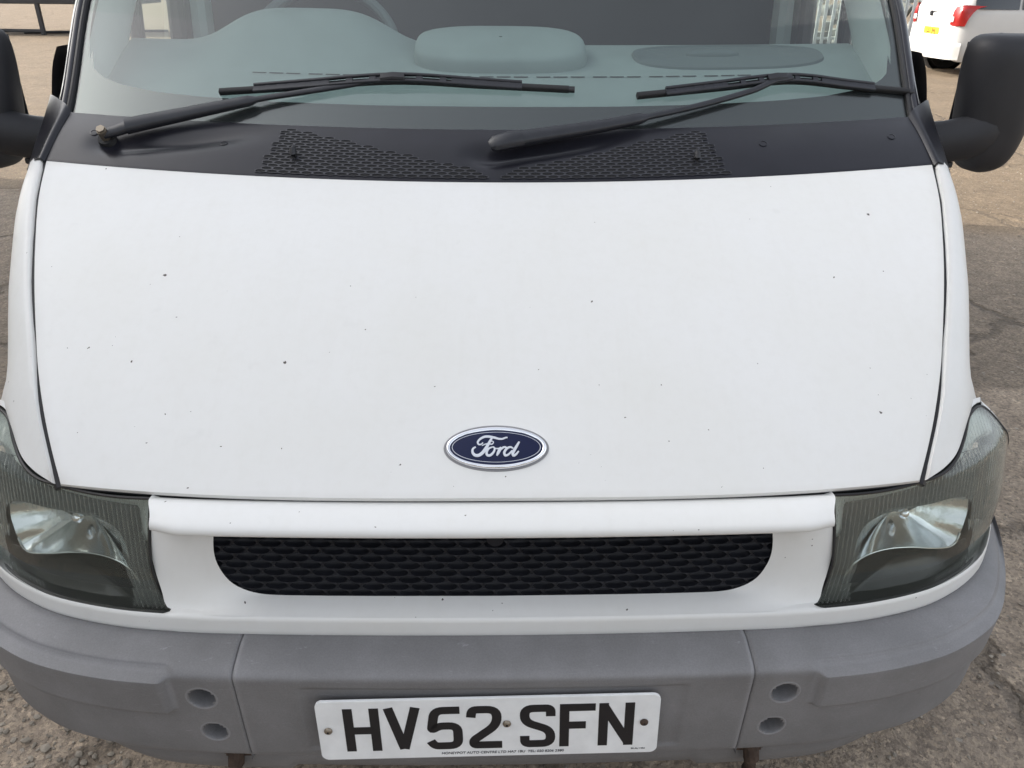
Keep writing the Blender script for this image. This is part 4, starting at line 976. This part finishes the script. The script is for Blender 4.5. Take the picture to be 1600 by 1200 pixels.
# ------------------------------------------------------------------ warehouse left of the van: its shadow covers the yard as far as the pale gravel
def warehouse():
    root = empty('warehouse', (-10, 0, 0), 'pale clad warehouse standing left of the van and shading the near yard', 'building')
    H = 9.0; y0, y1 = -16.0, 7.1
    bm = bmnew(); ys = []; y = y0
    while y < y1-.01: ys += [(y, 0), (y+.12, 0), (y+.15, .035), (y+.27, .035)]; y += .30
    ys = [(min(a, y1), d) for a, d in ys]+[(y1, 0)]
    add_grid(bm, [[Vector((d, a, z)) for a, d in ys] for z in (.6, H)]); build('cladding', bm, 'cladding', root, smooth=False)
    bm = bmnew(); add_box(bm, (-12, y0+.01, 0), (-.02, y1-.01, H-.02)); build('wall', bm, 'cladding', root, smooth=False)
    bm = bmnew(); add_box(bm, (-.03, y0, 0), (.05, y1, .6)); build('plinth', bm, 'bumper', root, smooth=False)
    bm = bmnew(); add_box(bm, (-12.2, y0-.2, H), (.25, y1+.1, H+.25), .03); build('roof', bm, 'darksteel', root, smooth=False)
    for yy in (-11.5, -3.5):
        d = empty('roller_door', parent=root)
        bm = bmnew(); add_box(bm, (.03, yy-2.1, .0), (.11, yy+2.1, 4.3), .01); build('door_frame', bm, 'darksteel', d, smooth=False)
        bm = bmnew(); add_grid(bm, [[Vector((.112+(.012 if k % 2 else 0), a, .05+.0525*k)) for a in (yy-1.95, yy+1.95)] for k in range(79)]); build('shutter', bm, 'galv', d, smooth=False)
    for yy in (-14.5, -7.5, .5, 3.6):
        w = empty('window', parent=root)
        bm = bmnew(); add_box(bm, (.03, yy-.8, 2.4), (.075, yy+.8, 3.7), .008); build('window_frame', bm, 'darksteel', w, smooth=False)
        bm = bmnew(); add_grid(bm, [[Vector((.079, a, z)) for a in (yy-.72, yy+.72)] for z in (2.48, 3.62)]); build('pane', bm, 'carglass', w, smooth=False)
warehouse()
# ------------------------------------------------------------------ row of trees across the yard behind the viewer, mirrored in the lamps
def trees():
    rnd = random.Random(3)
    for k, (x, y, h, r) in enumerate(((-9, -17, 6.4, 2.3), (-4.6, -16, 7.4, 2.6), (.4, -17.5, 6.8, 2.5), (5.2, -16.2, 7.8, 2.8), (10.2, -17, 6.2, 2.4))):
        words = ['leftmost', 'second from left', 'middle', 'second from right', 'rightmost'][k]
        root = empty('tree', (x, y, 0), 'green tree across the yard, %s of the row mirrored in the headlights' % words, 'tree', 'trees mirrored in the headlights')
        bm = bmnew(); add_tube(bm, cr([(0, 0, -.1), (.06, .03, h*.25), (-.05, .06, h*.5), (.04, 0, h*.82)], 12), [.20-.013*i for i in range(13)], 10)
        for b in range(7):
            a = b*2.4; z = h*(.3+.07*b); add_tube(bm, cr([(0, 0, z), (math.cos(a)*r*.4, math.sin(a)*r*.4, z+.5), (math.cos(a)*r*.75, math.sin(a)*r*.75, z+.8)], 6), [.07, .06, .05, .04, .03, .025, .02], 6)
        build('trunk', bm, 'bark', root)
        VV, FF = [], []; cl = [(rnd.gauss(0, .45)*r, rnd.gauss(0, .45)*r, h*rnd.uniform(.32, .95), rnd.uniform(.45, .95)) for _ in range(30)]
        for cx, cy, cz, cs in cl:
            for _ in range(70):
                d = Vector((rnd.gauss(0, 1), rnd.gauss(0, 1), rnd.gauss(0, 1))).normalized()*cs*rnd.random()**.4; p = Vector((cx, cy, cz))+d
                u = Vector((rnd.gauss(0, 1), rnd.gauss(0, 1), rnd.gauss(0, .6))).normalized(); w = u.cross(Vector((rnd.gauss(0, 1), rnd.gauss(0, 1), rnd.gauss(0, 1)))).normalized(); s_ = rnd.uniform(.07, .15); o = len(VV)
                VV += [p-u*s_, p+w*s_*.5, p+u*s_, p-w*s_*.5]; FF.append((o, o+1, o+2, o+3))
        me = bpy.data.meshes.new('crown'); me.from_pydata(VV, [], FF); me.materials.append(M['leaf']); link(bpy.data.objects.new('crown', me), root)
trees()
# ------------------------------------------------------------------ flatbed trailer far left
def trailer():
    root = empty('flatbed_trailer', (-12.0, 22.4, 0), 'dark steel flatbed trailer on prop legs at far left', 'trailer')
    bm = bmnew(); add_box(bm, (-6, -.06, .74), (2.6, 2.0, 1.25), .02); build('side_board', bm, 'darksteel', root)
    for x in (-1.2, .12, 2.2):
        bm = bmnew(); add_box(bm, (x-.05, -.05, .0), (x+.05, .05, .76), .006); add_box(bm, (x-.02, -.09, 0), (x+.02, .02, .04)); build('prop_leg', bm, 'darksteel', root)
    bm = bmnew(); add_beam(bm, [(-2.6, .22, .10), (.12, -.02, .10)], .07, .08, Vector((0, 0, 1))); build('ground_bar', bm, 'darksteel', root)
    bm = bmnew(); add_tube(bm, cr([(-.6, .4, .03), (.3, .75, .03), (1.6, 1.3, .03), (2.8, 1.6, .03)], 20), .035, 8); build('ground_tube', bm, 'darksteel', root)  # dark tube lying along the ground behind the legs
trailer()
scene.render.resolution_x = 1024; scene.render.resolution_y = 768
